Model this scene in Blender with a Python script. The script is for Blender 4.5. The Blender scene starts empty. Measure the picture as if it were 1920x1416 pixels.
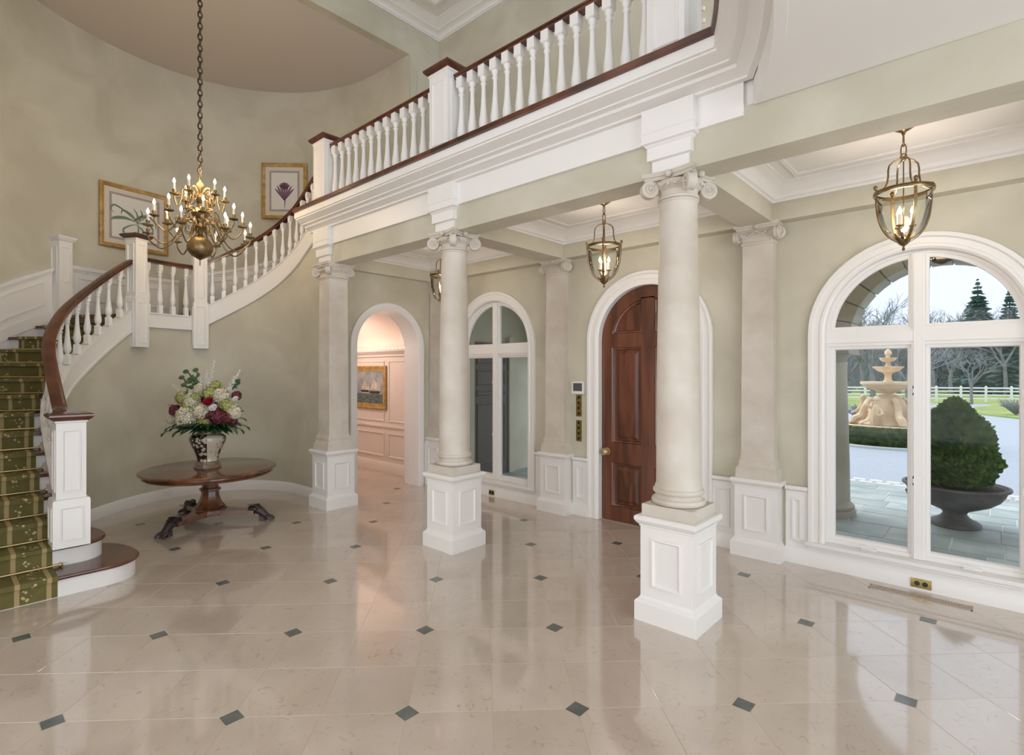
import bpy, bmesh, math, random
from mathutils import Vector, Matrix
random.seed(7)
pi = math.pi
S = 1.2                      # design units -> metres
scn = bpy.context.scene
col = scn.collection

# ------------------------------------------------------------------ camera
cam_d = bpy.data.cameras.new('camera'); cam = bpy.data.objects.new('camera', cam_d); col.objects.link(cam)
cam_d.sensor_fit = 'HORIZONTAL'; cam_d.sensor_width = 36.0
cam_d.lens = 36.0 * 1003.0 / 1920.0
cam_d.shift_x = 16.0 / 1920.0; cam_d.shift_y = -12.0 / 1920.0
cam_d.clip_start = 0.05; cam_d.clip_end = 400
cam.location = (0, 0, 1.6 * S)
cam.rotation_euler = (pi / 2, 0, pi / 4 - 0.04)
scn.camera = cam
scn.view_settings.view_transform = 'Standard'
scn.view_settings.look = 'None'
scn.view_settings.gamma = 1.0
scn.view_settings.use_curve_mapping = False
scn.view_settings.exposure = -0.10

# ------------------------------------------------------------------ sky
world = bpy.data.worlds.new('overcast_sky'); scn.world = world; world.use_nodes = True
wn = world.node_tree.nodes; wl = world.node_tree.links
wbg = wn['Background']; wbg.inputs['Strength'].default_value = 1.5
wtc = wn.new('ShaderNodeTexCoord'); wno = wn.new('ShaderNodeTexNoise'); wra = wn.new('ShaderNodeValToRGB')
wno.inputs['Scale'].default_value = 2.2; wno.inputs['Detail'].default_value = 5
wra.color_ramp.elements[0].position = 0.35; wra.color_ramp.elements[0].color = (0.70, 0.78, 0.93, 1)
wra.color_ramp.elements[1].position = 0.65; wra.color_ramp.elements[1].color = (0.86, 0.90, 0.98, 1)
wl.new(wtc.outputs['Generated'], wno.inputs['Vector']); wl.new(wno.outputs['Fac'], wra.inputs['Fac'])
wl.new(wra.outputs['Color'], wbg.inputs['Color'])

# area lights added to brighten the room, outside openings assumed in unseen walls
def area(name, loc, rot, sx, sy, power, color):
    d = bpy.data.lights.new(name, 'AREA'); d.shape = 'RECTANGLE'
    d.size = sx * S; d.size_y = sy * S; d.energy = power; d.color = color
    o = bpy.data.objects.new(name, d); col.objects.link(o)
    o.location = Vector(loc) * S; o.rotation_euler = rot
    return o
area('daylight_fill_back_lower', (-2.0, -3.7, 1.5), (pi / 2, 0, 0), 6.5, 2.6, 205, (1.0, 0.97, 0.93))
area('daylight_fill_back_upper', (-3.0, -3.7, 4.9), (pi / 2, 0, 0), 6.5, 2.4, 95, (1.0, 0.96, 0.91))
area('daylight_fill_side_lower', (4.0, 1.0, 1.5), (pi / 2, 0, pi / 2), 4.5, 2.6, 250, (0.88, 0.95, 1.0))
area('daylight_fill_side_upper', (4.0, 1.5, 4.9), (pi / 2, 0, pi / 2), 5.0, 2.4, 250, (0.84, 0.92, 1.0))

sd = bpy.data.lights.new('hazy_sun', 'SUN'); sd.energy = 2.6; sd.angle = math.radians(50); sd.color = (1.0, 0.98, 0.95)
so_ = bpy.data.objects.new('hazy_sun', sd); col.objects.link(so_)
so_.rotation_euler = Vector((-0.55, 0.25, 0.80)).to_track_quat('Z', 'Y').to_euler()

# ------------------------------------------------------------------ materials
def newmat(name):
    m = bpy.data.materials.new(name); m.use_nodes = True
    nt = m.node_tree; b = nt.nodes['Principled BSDF']
    return m, nt, b
def plain(name, c, rough=0.5, metal=0.0, coat=0.0, spec=None, emit=None, estr=0):
    m, nt, b = newmat(name)
    b.inputs['Base Color'].default_value = (*c, 1); b.inputs['Roughness'].default_value = rough
    b.inputs['Metallic'].default_value = metal; b.inputs['Coat Weight'].default_value = coat
    if spec is not None: b.inputs['Specular IOR Level'].default_value = spec
    if emit: b.inputs['Emission Color'].default_value = (*emit, 1); b.inputs['Emission Strength'].default_value = estr
    return m
def noisy(name, c0, c1, scale=3.0, rough=0.5, detail=6, coat=0.0, bump=0.0, p0=0.35, p1=0.65, vec='Object', stretch=None, rnd=0.0, bscale=None, metal=0.0, distort=0.0):
    m, nt, b = newmat(name); N = nt.nodes; L = nt.links
    tc = N.new('ShaderNodeTexCoord'); no = N.new('ShaderNodeTexNoise'); ra = N.new('ShaderNodeValToRGB')
    no.inputs['Scale'].default_value = scale / S; no.inputs['Detail'].default_value = detail
    no.inputs['Distortion'].default_value = distort
    ra.color_ramp.elements[0].position = p0; ra.color_ramp.elements[0].color = (*c0, 1)
    ra.color_ramp.elements[1].position = p1; ra.color_ramp.elements[1].color = (*c1, 1)
    src = tc.outputs[vec]
    if stretch or rnd:
        mp = N.new('ShaderNodeMapping'); L.new(src, mp.inputs['Vector']); src = mp.outputs['Vector']
        if stretch: mp.inputs['Scale'].default_value = stretch
        if rnd:
            oi = N.new('ShaderNodeObjectInfo'); mu = N.new('ShaderNodeMath'); mu.operation = 'MULTIPLY'; mu.inputs[1].default_value = 37.0
            L.new(oi.outputs['Random'], mu.inputs[0]); L.new(mu.outputs[0], mp.inputs['Location'])
    L.new(src, no.inputs['Vector']); L.new(no.outputs['Fac'], ra.inputs['Fac'])
    out = ra.outputs['Color']
    if rnd:
        hs = N.new('ShaderNodeHueSaturation'); mr = N.new('ShaderNodeMapRange')
        mr.inputs['To Min'].default_value = 1 - rnd; mr.inputs['To Max'].default_value = 1 + rnd
        L.new(oi.outputs['Random'], mr.inputs['Value']); L.new(mr.outputs['Result'], hs.inputs['Value'])
        L.new(out, hs.inputs['Color']); out = hs.outputs['Color']
    L.new(out, b.inputs['Base Color'])
    b.inputs['Roughness'].default_value = rough; b.inputs['Coat Weight'].default_value = coat; b.inputs['Metallic'].default_value = metal
    b.inputs['Coat Roughness'].default_value = 0.08
    if bump:
        bp = N.new('ShaderNodeBump'); bp.inputs['Strength'].default_value = bump; bp.inputs['Distance'].default_value = 0.02
        if bscale:
            n2 = N.new('ShaderNodeTexNoise'); n2.inputs['Scale'].default_value = bscale / S; n2.inputs['Detail'].default_value = 4
            L.new(src, n2.inputs['Vector']); L.new(n2.outputs['Fac'], bp.inputs['Height'])
        else: L.new(no.outputs['Fac'], bp.inputs['Height'])
        L.new(bp.outputs['Normal'], b.inputs['Normal'])
    return m
def glassmat(name, tint=(1, 1, 1), refl=0.06):
    m = bpy.data.materials.new(name); m.use_nodes = True; nt = m.node_tree; N = nt.nodes; L = nt.links
    N.remove(N['Principled BSDF']); out = N['Material Output']
    tr = N.new('ShaderNodeBsdfTransparent'); tr.inputs['Color'].default_value = (*tint, 1)
    gl = N.new('ShaderNodeBsdfGlossy'); gl.inputs['Roughness'].default_value = 0.02
    mx = N.new('ShaderNodeMixShader'); lw = N.new('ShaderNodeFresnel'); lw.inputs['IOR'].default_value = 1.12 + refl
    L.new(lw.outputs[0], mx.inputs[0]); L.new(tr.outputs[0], mx.inputs[1]); L.new(gl.outputs[0], mx.inputs[2]); L.new(mx.outputs[0], out.inputs['Surface'])
    return m

M = {}
M['sage'] = noisy('sage_plaster', (0.50, 0.465, 0.365), (0.60, 0.565, 0.46), 1.6, 0.75, 5, bump=0.03, distort=0.6)
M['white'] = plain('white_paint', (0.80, 0.775, 0.745), 0.38)
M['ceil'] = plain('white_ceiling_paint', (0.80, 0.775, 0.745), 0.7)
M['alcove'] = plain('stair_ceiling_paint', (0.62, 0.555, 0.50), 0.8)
M['stone'] = noisy('faux_limestone', (0.525, 0.465, 0.39), (0.645, 0.595, 0.525), 3.2, 0.55, 7, bump=0.03)
def mat_tile():
    m = noisy('cream_marble', (0.49, 0.405, 0.335), (0.565, 0.48, 0.405), 2.2, 0.10, 8, coat=1.0, p0=0.30, p1=0.66, rnd=0.03, distort=0.6)
    nt = m.node_tree; N = nt.nodes; L = nt.links; b = N['Principled BSDF']; b.inputs['Coat IOR'].default_value = 2.0; b.inputs['Coat Roughness'].default_value = 0.07
    b.inputs['Roughness'].default_value = 0.35
    src = b.inputs['Base Color'].links[0].from_socket; mp = [n for n in N if n.type == 'MAPPING'][0]
    f = N.new('ShaderNodeTexNoise'); f.inputs['Scale'].default_value = 16; f.inputs['Detail'].default_value = 7; f.inputs['Distortion'].default_value = 1.6; L.new(mp.outputs['Vector'], f.inputs['Vector'])
    r = N.new('ShaderNodeValToRGB'); r.color_ramp.elements[0].position = .24; r.color_ramp.elements[0].color = (.72,.66,.60,1); r.color_ramp.elements[1].position = .40; r.color_ramp.elements[1].color = (1,1,1,1); L.new(f.outputs['Fac'], r.inputs['Fac'])
    x = N.new('ShaderNodeMixRGB'); x.blend_type = 'MULTIPLY'; x.inputs[0].default_value = 1; L.new(src, x.inputs[1]); L.new(r.outputs['Color'], x.inputs[2]); L.new(x.outputs[0], b.inputs['Base Color'])
    return m
M['tile'] = mat_tile()
M['inset'] = noisy('green_slate', (0.085, 0.10, 0.095), (0.13, 0.15, 0.14), 8, 0.18, 5, coat=0.3, rnd=0.12)
M['grout'] = plain('pale_grout', (0.52, 0.435, 0.36), 0.35)
M['mahog'] = noisy('dark_mahogany', (0.055, 0.018, 0.010), (0.14, 0.045, 0.022), 4, 0.22, 6, coat=0.4, stretch=(1, 1, 0.25))
M['walnut'] = noisy('table_mahogany', (0.075, 0.028, 0.015), (0.20, 0.075, 0.036), 5, 0.2, 6, coat=0.5, stretch=(0.4, 2, 2))
M['claw'] = noisy('dark_carved_wood', (0.02, 0.012, 0.012), (0.07, 0.04, 0.035), 12, 0.3, 5)
M['door'] = noisy('door_mahogany', (0.075, 0.024, 0.012), (0.155, 0.052, 0.025), 5, 0.26, 7, coat=0.35, stretch=(1.6, 1.6, 0.16), distort=0.8)
M['doorpanel'] = noisy('door_figured_mahogany', (0.055, 0.017, 0.008), (0.145, 0.046, 0.021), 6, 0.26, 7, coat=0.35, stretch=(1.6, 1.6, 0.16), distort=1.5)
M['brass'] = noisy('antique_brass', (0.15, 0.105, 0.052), (0.36, 0.26, 0.135), 9, 0.40, 4, metal=1.0)
M['bronze'] = noisy('lantern_bronze', (0.16, 0.11, 0.055), (0.34, 0.235, 0.12), 14, 0.33, 4, metal=1.0)
M['rod'] = plain('polished_brass', (0.62, 0.48, 0.26), 0.3, 0.85)
M['iron'] = plain('dark_bronze_chain', (0.10, 0.075, 0.05), 0.4, 0.9)
M['goldplate'] = noisy('brass_plate', (0.30, 0.23, 0.07), (0.45, 0.36, 0.13), 20, 0.3, 3, metal=0.9)
M['gilt'] = noisy('gilt_wood', (0.32, 0.185, 0.05), (0.52, 0.33, 0.10), 14, 0.42, 4)
M['mat'] = plain('cream_mat_board', (0.62, 0.56, 0.48), 0.8)
M['matline'] = plain('grey_mat_line', (0.36, 0.32, 0.29), 0.8)
M['paper'] = plain('print_paper', (0.70, 0.67, 0.62), 0.75)
M['inkgreen'] = plain('ink_green', (0.16, 0.22, 0.15), 0.8)
M['inkplum'] = plain('ink_plum', (0.20, 0.10, 0.15), 0.8)
M['candle'] = plain('candle_sleeve', (0.80, 0.72, 0.58), 0.5)
M['bulb'] = plain('lit_bulb', (1, 0.9, 0.7), 0.4, emit=(1.0, 0.76, 0.46), estr=22)
M['glass'] = glassmat('window_glass', (0.97, 0.985, 0.985))
M['lglass'] = glassmat('lantern_glass', (0.96, 0.97, 0.95), 0.12)
M['crystal'] = plain('crystal_drop', (0.82,0.80,0.76), 0.08, coat=1.0)
M['black'] = plain('black_plastic', (0.012, 0.012, 0.012), 0.4)
M['screen'] = plain('grey_screen', (0.09, 0.10, 0.11), 0.15)
M['plastic'] = plain('white_plastic', (0.78, 0.77, 0.74), 0.35)
M['vent'] = plain('beige_vent', (0.43, 0.35, 0.29), 0.45)
M['leaf'] = noisy('dark_leaf', (0.012, 0.04, 0.012), (0.045, 0.12, 0.035), 14, 0.5, 3)
M['eucal'] = noisy('eucalyptus', (0.06, 0.12, 0.05), (0.13, 0.20, 0.09), 14, 0.55, 3)
M['cream'] = noisy('cream_petal', (0.62, 0.55, 0.38), (0.82, 0.77, 0.62), 40, 0.7, 3)
M['lime'] = noisy('lime_petal', (0.32, 0.33, 0.08), (0.55, 0.55, 0.22), 30, 0.7, 3)
M['burg'] = noisy('burgundy_petal', (0.10, 0.01, 0.025), (0.24, 0.05, 0.07), 30, 0.6, 3)
M['red'] = plain('red_petal', (0.28, 0.004, 0.015), 0.6)
M['wpetal'] = noisy('white_petal', (0.72, 0.68, 0.64), (0.86, 0.84, 0.80), 30, 0.7, 3)
# outdoors
M['blue'] = noisy('bluestone', (0.28, 0.34, 0.335), (0.44, 0.49, 0.475), 2.5, 0.5, 5, rnd=0.14)
M['joint'] = plain('patio_joint', (0.58, 0.60, 0.58), 0.8)
M['asphalt'] = noisy('pale_asphalt', (0.33, 0.37, 0.43), (0.40, 0.44, 0.50), 30, 0.8, 4)
M['grass'] = noisy('winter_grass', (0.20, 0.27, 0.06), (0.34, 0.40, 0.12), 1.2, 0.9, 6)
M['hedge'] = noisy('boxwood', (0.03, 0.06, 0.015), (0.13, 0.20, 0.05), 9, 0.8, 5)
M['conifer'] = noisy('conifer_green', (0.06, 0.14, 0.03), (0.18, 0.31, 0.08), 12, 0.7, 4)
M['spruce'] = noisy('blue_spruce', (0.05, 0.11, 0.10), (0.13, 0.23, 0.20), 1.5, 0.8, 4)
M['bark'] = noisy('grey_bark', (0.15, 0.16, 0.17), (0.27, 0.27, 0.28), 4, 0.9, 4)
M['twig'] = noisy('bare_twigs', (0.20, 0.22, 0.25), (0.32, 0.34, 0.37), 1.0, 0.9, 4)
M['sandstone'] = noisy('fountain_sandstone', (0.62, 0.44, 0.27), (0.80, 0.64, 0.44), 4, 0.7, 5)
M['leadgrey'] = noisy('cast_stone_grey', (0.10, 0.095, 0.095), (0.17, 0.16, 0.16), 6, 0.6, 5)
M['porch'] = noisy('porch_limestone', (0.42, 0.385, 0.32), (0.56, 0.52, 0.45), 1.3, 0.8, 5, rnd=0.08)
M['stucco'] = noisy('porch_stucco', (0.60, 0.56, 0.44), (0.70, 0.66, 0.53), 1.6, 0.85, 4)
M['taupe'] = plain('taupe_door_paint', (0.15, 0.13, 0.11), 0.5)
M['fence'] = plain('fence_white', (0.86, 0.88, 0.88), 0.6)
M['soil'] = plain('soil', (0.05, 0.035, 0.025), 0.9)
M['water'] = plain('pool_water', (0.10, 0.10, 0.08), 0.1)
M['hall'] = plain('hall_warm_white', (0.80, 0.70, 0.63), 0.55)
M['cove'] = plain('cove_strip', (1, 0.8, 0.6), 0.5, emit=(1.0, 0.66, 0.42), estr=4)

def mat_carpet():
    m, nt, b = newmat('green_gold_runner'); N = nt.nodes; L = nt.links
    uv = N.new('ShaderNodeUVMap'); uv.uv_map = 'UVMap'
    sp = N.new('ShaderNodeSeparateXYZ'); L.new(uv.outputs[0], sp.inputs[0])
    no = N.new('ShaderNodeTexNoise'); no.inputs['Scale'].default_value = 9; L.new(uv.outputs[0], no.inputs['Vector'])
    base = N.new('ShaderNodeValToRGB'); base.color_ramp.elements[0].color = (0.10, 0.088, 0.028, 1); base.color_ramp.elements[1].color = (0.20, 0.170, 0.065, 1)
    L.new(no.outputs['Fac'], base.inputs['Fac'])
    def band(center, half):                      # 1 inside |u-center|<half, mirrored runner edges
        a = N.new('ShaderNodeMath'); a.operation = 'SUBTRACT'; a.inputs[1].default_value = center; L.new(sp.outputs['X'], a.inputs[0])
        a2 = N.new('ShaderNodeMath'); a2.operation = 'ABSOLUTE'; L.new(a.outputs[0], a2.inputs[0])
        a3 = N.new('ShaderNodeMath'); a3.operation = 'LESS_THAN'; a3.inputs[1].default_value = half; L.new(a2.outputs[0], a3.inputs[0])
        return a3.outputs[0]
    def mx(f, c0, c1):
        x = N.new('ShaderNodeMixRGB'); L.new(f, x.inputs[0])
        if isinstance(c0, tuple): x.inputs[1].default_value = (*c0, 1)
        else: L.new(c0, x.inputs[1])
        x.inputs[2].default_value = (*c1, 1)
        return x.outputs[0]
    def mul(a, bb):
        q = N.new('ShaderNodeMath'); q.operation = 'MULTIPLY'; L.new(a, q.inputs[0]); L.new(bb, q.inputs[1]); return q.outputs[0]
    gold = (0.40, 0.31, 0.15); c = base.outputs['Color']
    for ce, h in ((0.055, 0.016), (0.255, 0.016), (0.745, 0.016), (0.945, 0.016)): c = mx(band(ce, h), c, gold)
    # sprigs between the border stripes: small cream blossoms along a wavy vine
    wv = N.new('ShaderNodeMath'); wv.operation = 'SINE'; k = N.new('ShaderNodeMath'); k.operation = 'MULTIPLY'; k.inputs[1].default_value = 22; L.new(sp.outputs['Y'], k.inputs[0]); L.new(k.outputs[0], wv.inputs[0])
    k2 = N.new('ShaderNodeMath'); k2.operation = 'MULTIPLY'; k2.inputs[1].default_value = 0.045; L.new(wv.outputs[0], k2.inputs[0])
    vo = N.new('ShaderNodeTexVoronoi'); vo.inputs['Scale'].default_value = 30; L.new(uv.outputs[0], vo.inputs['Vector'])
    dt = N.new('ShaderNodeMath'); dt.operation = 'LESS_THAN'; dt.inputs[1].default_value = 0.34; L.new(vo.outputs['Distance'], dt.inputs[0])
    for ce in (0.155, 0.845):
        a = N.new('ShaderNodeMath'); a.operation = 'SUBTRACT'; L.new(sp.outputs['X'], a.inputs[0]); a.inputs[1].default_value = ce
        a1 = N.new('ShaderNodeMath'); a1.operation = 'SUBTRACT'; L.new(a.outputs[0], a1.inputs[0]); L.new(k2.outputs[0], a1.inputs[1])
        a2 = N.new('ShaderNodeMath'); a2.operation = 'ABSOLUTE'; L.new(a1.outputs[0], a2.inputs[0])
        a3 = N.new('ShaderNodeMath'); a3.operation = 'LESS_THAN'; a3.inputs[1].default_value = 0.035; L.new(a2.outputs[0], a3.inputs[0])
        c = mx(mul(a3.outputs[0], dt.outputs[0]), c, (0.52, 0.42, 0.23))
    # rosettes in the field
    v2 = N.new('ShaderNodeTexVoronoi'); v2.inputs['Scale'].default_value = 5.2; v2.inputs['Randomness'].default_value = 0.35; L.new(uv.outputs[0], v2.inputs['Vector'])
    r1 = N.new('ShaderNodeMath'); r1.operation = 'LESS_THAN'; r1.inputs[1].default_value = 0.24; L.new(v2.outputs['Distance'], r1.inputs[0])
    v3 = N.new('ShaderNodeTexVoronoi'); v3.inputs['Scale'].default_value = 46; L.new(uv.outputs[0], v3.inputs['Vector'])
    r2 = N.new('ShaderNodeMath'); r2.operation = 'LESS_THAN'; r2.inputs[1].default_value = 0.42; L.new(v3.outputs['Distance'], r2.inputs[0])
    c = mx(mul(mul(r1.outputs[0], r2.outputs[0]), band(0.5, 0.2)), c, (0.42, 0.34, 0.17))
    L.new(c, b.inputs['Base Color']); b.inputs['Roughness'].default_value = 0.9; b.inputs['Specular IOR Level'].default_value = 0.15
    return m
M['carpet'] = mat_carpet()

def mat_vase():
    m, nt, b = newmat('black_cream_porcelain'); N = nt.nodes; L = nt.links
    tc = N.new('ShaderNodeTexCoord'); vo = N.new('ShaderNodeTexVoronoi'); vo.inputs['Scale'].default_value = 26 / S
    L.new(tc.outputs['Object'], vo.inputs['Vector'])
    ra = N.new('ShaderNodeValToRGB'); ra.color_ramp.interpolation = 'LINEAR'
    e = ra.color_ramp.elements; e[0].position = 0.0; e[0].color = (0.36, 0.24, 0.13, 1); e[1].position = 0.28; e[1].color = (0.50, 0.44, 0.34, 1)
    x = e.new(0.42); x.color = (0.45, 0.40, 0.30, 1); x = e.new(0.5); x.color = (0.03, 0.022, 0.018, 1); x = e.new(0.8); x.color = (0.02, 0.016, 0.014, 1)
    L.new(vo.outputs['Distance'], ra.inputs['Fac'])
    # alternating cream and black reserves around the body
    sp = N.new('ShaderNodeSeparateXYZ'); L.new(tc.outputs['Object'], sp.inputs[0])
    at = N.new('ShaderNodeMath'); at.operation = 'ARCTAN2'; L.new(sp.outputs['Y'], at.inputs[0]); L.new(sp.outputs['X'], at.inputs[1])
    mm = N.new('ShaderNodeMath'); mm.operation = 'MULTIPLY_ADD'; mm.inputs[1].default_value = 3.0; mm.inputs[2].default_value = 1.2; L.new(at.outputs[0], mm.inputs[0])
    si = N.new('ShaderNodeMath'); si.operation = 'SINE'; L.new(mm.outputs[0], si.inputs[0])
    gt = N.new('ShaderNodeMath'); gt.operation = 'GREATER_THAN'; gt.inputs[1].default_value = 0.1; L.new(si.outputs[0], gt.inputs[0])
    r2 = N.new('ShaderNodeValToRGB'); e = r2.color_ramp.elements; e[0].position = 0.12; e[0].color = (0.22, 0.15, 0.09, 1); e[1].position = 0.3; e[1].color = (0.55, 0.49, 0.38, 1)
    L.new(vo.outputs['Distance'], r2.inputs['Fac'])
    mx = N.new('ShaderNodeMixRGB'); L.new(gt.outputs[0], mx.inputs[0]); L.new(ra.outputs['Color'], mx.inputs[1]); L.new(r2.outputs['Color'], mx.inputs[2])
    L.new(mx.outputs[0], b.inputs['Base Color']); b.inputs['Roughness'].default_value = 0.18; b.inputs['Coat Weight'].default_value = 0.4
    return m
M['vase'] = mat_vase()
M['vaseband'] = noisy('brown_glaze', (0.10, 0.055, 0.03), (0.30, 0.20, 0.13), 60, 0.2, 4, coat=0.4)

# ------------------------------------------------------------------ mesh helpers
class MB:
    def __init__(s): s.v = []; s.f = []; s.uv = None
    def add(s, vs, fs, T=None):
        o = len(s.v)
        if T is not None: vs = [T @ Vector(p) for p in vs]
        s.v += [tuple(p) for p in vs]; s.f += [tuple(i + o for i in f) for f in fs]
        return s
    def box(s, x0, x1, y0, y1, z0, z1, T=None):
        return s.add([(x0,y0,z0),(x1,y0,z0),(x1,y1,z0),(x0,y1,z0),(x0,y0,z1),(x1,y0,z1),(x1,y1,z1),(x0,y1,z1)],
                     [(0,3,2,1),(4,5,6,7),(0,1,5,4),(1,2,6,5),(2,3,7,6),(3,0,4,7)], T)
    def prism(s, poly, z0, z1, T=None):
        n = len(poly)
        return s.add([(x,y,z0) for x,y in poly] + [(x,y,z1) for x,y in poly],
              [tuple(range(n))[::-1], tuple(range(n, 2*n))] + [(i,(i+1)%n,n+(i+1)%n,n+i) for i in range(n)], T)
    def lathe(s, prof, n=16, T=None, a0=0.0, caps=True):
        vs = []; fs = []
        for r, z in prof:
            for i in range(n):
                a = a0 + 2*pi*i/n; vs.append((r*math.cos(a), r*math.sin(a), z))
        m = len(prof)
        for j in range(m-1):
            for i in range(n):
                fs.append((j*n+i, j*n+(i+1)%n, (j+1)*n+(i+1)%n, (j+1)*n+i))
        if caps:
            if prof[0][0] > 1e-5: fs.append(tuple(range(n))[::-1])
            if prof[-1][0] > 1e-5: fs.append(tuple((m-1)*n+i for i in range(n)))
        return s.add(vs, fs, T)
    def sq(s, prof, cx=0, cy=0, hy=0.0, T=None):
        """stack of squares: prof = [(half width, z)]; hy adds to the half depth"""
        vs = []; fs = []
        for w, z in prof: vs += [(cx-w,cy-w-hy,z),(cx+w,cy-w-hy,z),(cx+w,cy+w+hy,z),(cx-w,cy+w+hy,z)]
        for j in range(len(prof)-1):
            for i in range(4): fs.append((j*4+i, j*4+(i+1)%4, j*4+4+(i+1)%4, j*4+4+i))
        fs.append((3,2,1,0)); m = (len(prof)-1)*4; fs.append((m,m+1,m+2,m+3))
        return s.add(vs, fs, T)
    def tube(s, pts, r, n=8, closed=False, T=None):
        pts = [Vector(p) for p in pts]; m = len(pts); vs = []; fs = []
        rs = r if isinstance(r, (list, tuple)) else [r]*m
        prev = None
        for i in range(m):
            if closed: d = pts[(i+1)%m] - pts[i-1]
            else: d = pts[min(i+1,m-1)] - pts[max(i-1,0)]
            d.normalize()
            if prev is None:
                a = Vector((0,0,1)) if abs(d.z) < 0.9 else Vector((1,0,0)); u = d.cross(a).normalized()
            else: u = (prev - d*prev.dot(d)).normalized()
            prev = u; w = d.cross(u)
            for k in range(n):
                t = 2*pi*k/n; p = pts[i] + (u*math.cos(t) + w*math.sin(t))*rs[i]; vs.append(tuple(p))
        for i in range(m if closed else m-1):
            j = (i+1)%m
            for k in range(n): fs.append((i*n+k, i*n+(k+1)%n, j*n+(k+1)%n, j*n+k))
        if not closed: fs.append(tuple(range(n))[::-1]); fs.append(tuple((m-1)*n+k for k in range(n)))
        return s.add(vs, fs, T)
    def sweep(s, path, prof, closed=False, pclosed=True, T=None):
        """path: [(x,y,z)] in plan, prof: [(d,h)], d to the RIGHT of travel, h up; mitred"""
        P = [Vector(p) for p in path]; m = len(P); k = len(prof); vs = []; fs = []
        for i in range(m):
            if closed: a, b = P[i]-P[i-1], P[(i+1)%m]-P[i]
            else: a = P[i]-P[i-1] if i else P[1]-P[0]; b = P[i+1]-P[i] if i < m-1 else a
            a = Vector((a.x,a.y)).normalized(); b = Vector((b.x,b.y)).normalized()
            n1 = Vector((a.y,-a.x)); n2 = Vector((b.y,-b.x)); n = (n1+n2)
            n = n/ max(0.3, (1+n1.dot(n2)))
            for d, h in prof: vs.append((P[i].x+n.x*d, P[i].y+n.y*d, P[i].z+h))
        for i in range(m if closed else m-1):
            j = (i+1)%m
            for q in range(k if pclosed else k-1): fs.append((i*k+q, i*k+(q+1)%k, j*k+(q+1)%k, j*k+q))
        if not closed and pclosed: fs.append(tuple(range(k))); fs.append(tuple((m-1)*k+q for q in range(k))[::-1])
        return s.add(vs, fs, T)
    def planar(s, path, prof, fmap, closed=False, pclosed=True):
        """sweep in an upright plane: path [(u,v)], prof [(n,w)], n = to the left of travel, w = out of plane"""
        P = [Vector(p) for p in path]; m = len(P); k = len(prof); vs = []; fs = []
        for i in range(m):
            if closed: a, b = P[i]-P[i-1], P[(i+1)%m]-P[i]
            else: a = P[i]-P[i-1] if i else P[1]-P[0]; b = P[i+1]-P[i] if i < m-1 else a
            a = a.normalized(); b = b.normalized(); n1 = Vector((-a.y,a.x)); n2 = Vector((-b.y,b.x))
            n = (n1+n2)/max(0.3, 1+n1.dot(n2))
            for d, w in prof: vs.append(fmap(P[i].x+n.x*d, P[i].y+n.y*d, w))
        for i in range(m if closed else m-1):
            j = (i+1)%m
            for q in range(k if pclosed else k-1): fs.append((i*k+q, i*k+(q+1)%k, j*k+(q+1)%k, j*k+q))
        if not closed and pclosed: fs.append(tuple(range(k))); fs.append(tuple((m-1)*k+q for q in range(k))[::-1])
        return s.add(vs, fs)
    def ball(s, c, r, n=10, m=7, sz=1.0):
        return s.lathe([(r*math.sin(pi*j/m), -r*sz*math.cos(pi*j/m)) for j in range(m+1)], n, Matrix.Translation(c))
    def mesh(s, name, mat, smooth=True, ang=38):
        me = bpy.data.meshes.new(name)
        me.from_pydata([(x*S, y*S, z*S) for x, y, z in s.v], [], s.f)
        me.materials.append(mat if not isinstance(mat, str) else M[mat])
        bm = bmesh.new(); bm.from_mesh(me); bmesh.ops.remove_doubles(bm, verts=bm.verts, dist=1e-5)
        bmesh.ops.recalc_face_normals(bm, faces=bm.faces); bm.to_mesh(me); bm.free()
        if smooth:
            me.polygons.foreach_set('use_smooth', [True]*len(me.polygons)); me.set_sharp_from_angle(angle=math.radians(ang))
        return me

WLOC = {}
def place(o, parent, wloc, rz=0.0):
    col.objects.link(o); w = Vector(wloc)
    WLOC[o.name] = w
    if parent is not None:
        o.parent = parent; o.location = (w - WLOC[parent.name])*S
    else: o.location = w*S
    if rz: o.rotation_euler = (0,0,rz)
    return o
def tag(o, label=None, cat=None, group=None, kind=None):
    if label: o['label'] = label
    if cat: o['category'] = cat
    if group: o['group'] = group
    if kind: o['kind'] = kind
    return o
def obj(name, mb, mat, parent=None, loc=None, rz=0.0, smooth=True, local=False, ang=38):
    """mesh object; verts in world design units unless loc is given (then local to loc)"""
    me = mb if isinstance(mb, bpy.types.Mesh) else mb.mesh(name, mat, smooth, ang)
    o = bpy.data.objects.new(name, me)
    if local:
        col.objects.link(o); o.parent = parent; l = Vector(loc or (0,0,0)); o.location = l*S; o.rotation_euler = (0,0,rz)
        WLOC[o.name] = WLOC[parent.name] + l
        return o
    return place(o, parent, loc or (0,0,0), rz)
def thing(name, label, cat, loc=(0,0,0), rz=0.0, group=None, kind=None):
    o = bpy.data.objects.new(name, None); o.empty_display_size = 0.1
    place(o, None, loc, rz); return tag(o, label, cat, group, kind)
def struct(name, mb, mat, label, parent=None, smooth=True):
    o = obj(name, mb, mat, parent, smooth=smooth)
    if parent is None: tag(o, label, None, None, 'structure')
    return o
def copytree(o, parent=None):
    c = o.copy(); col.objects.link(c)
    if parent is not None: c.parent = parent
    for ch in list(o.children): copytree(ch, c)
    return c
def R(axis, a): return Matrix.Rotation(a, 4, axis)
def Tr(x, y, z): return Matrix.Translation((x,y,z))
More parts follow.
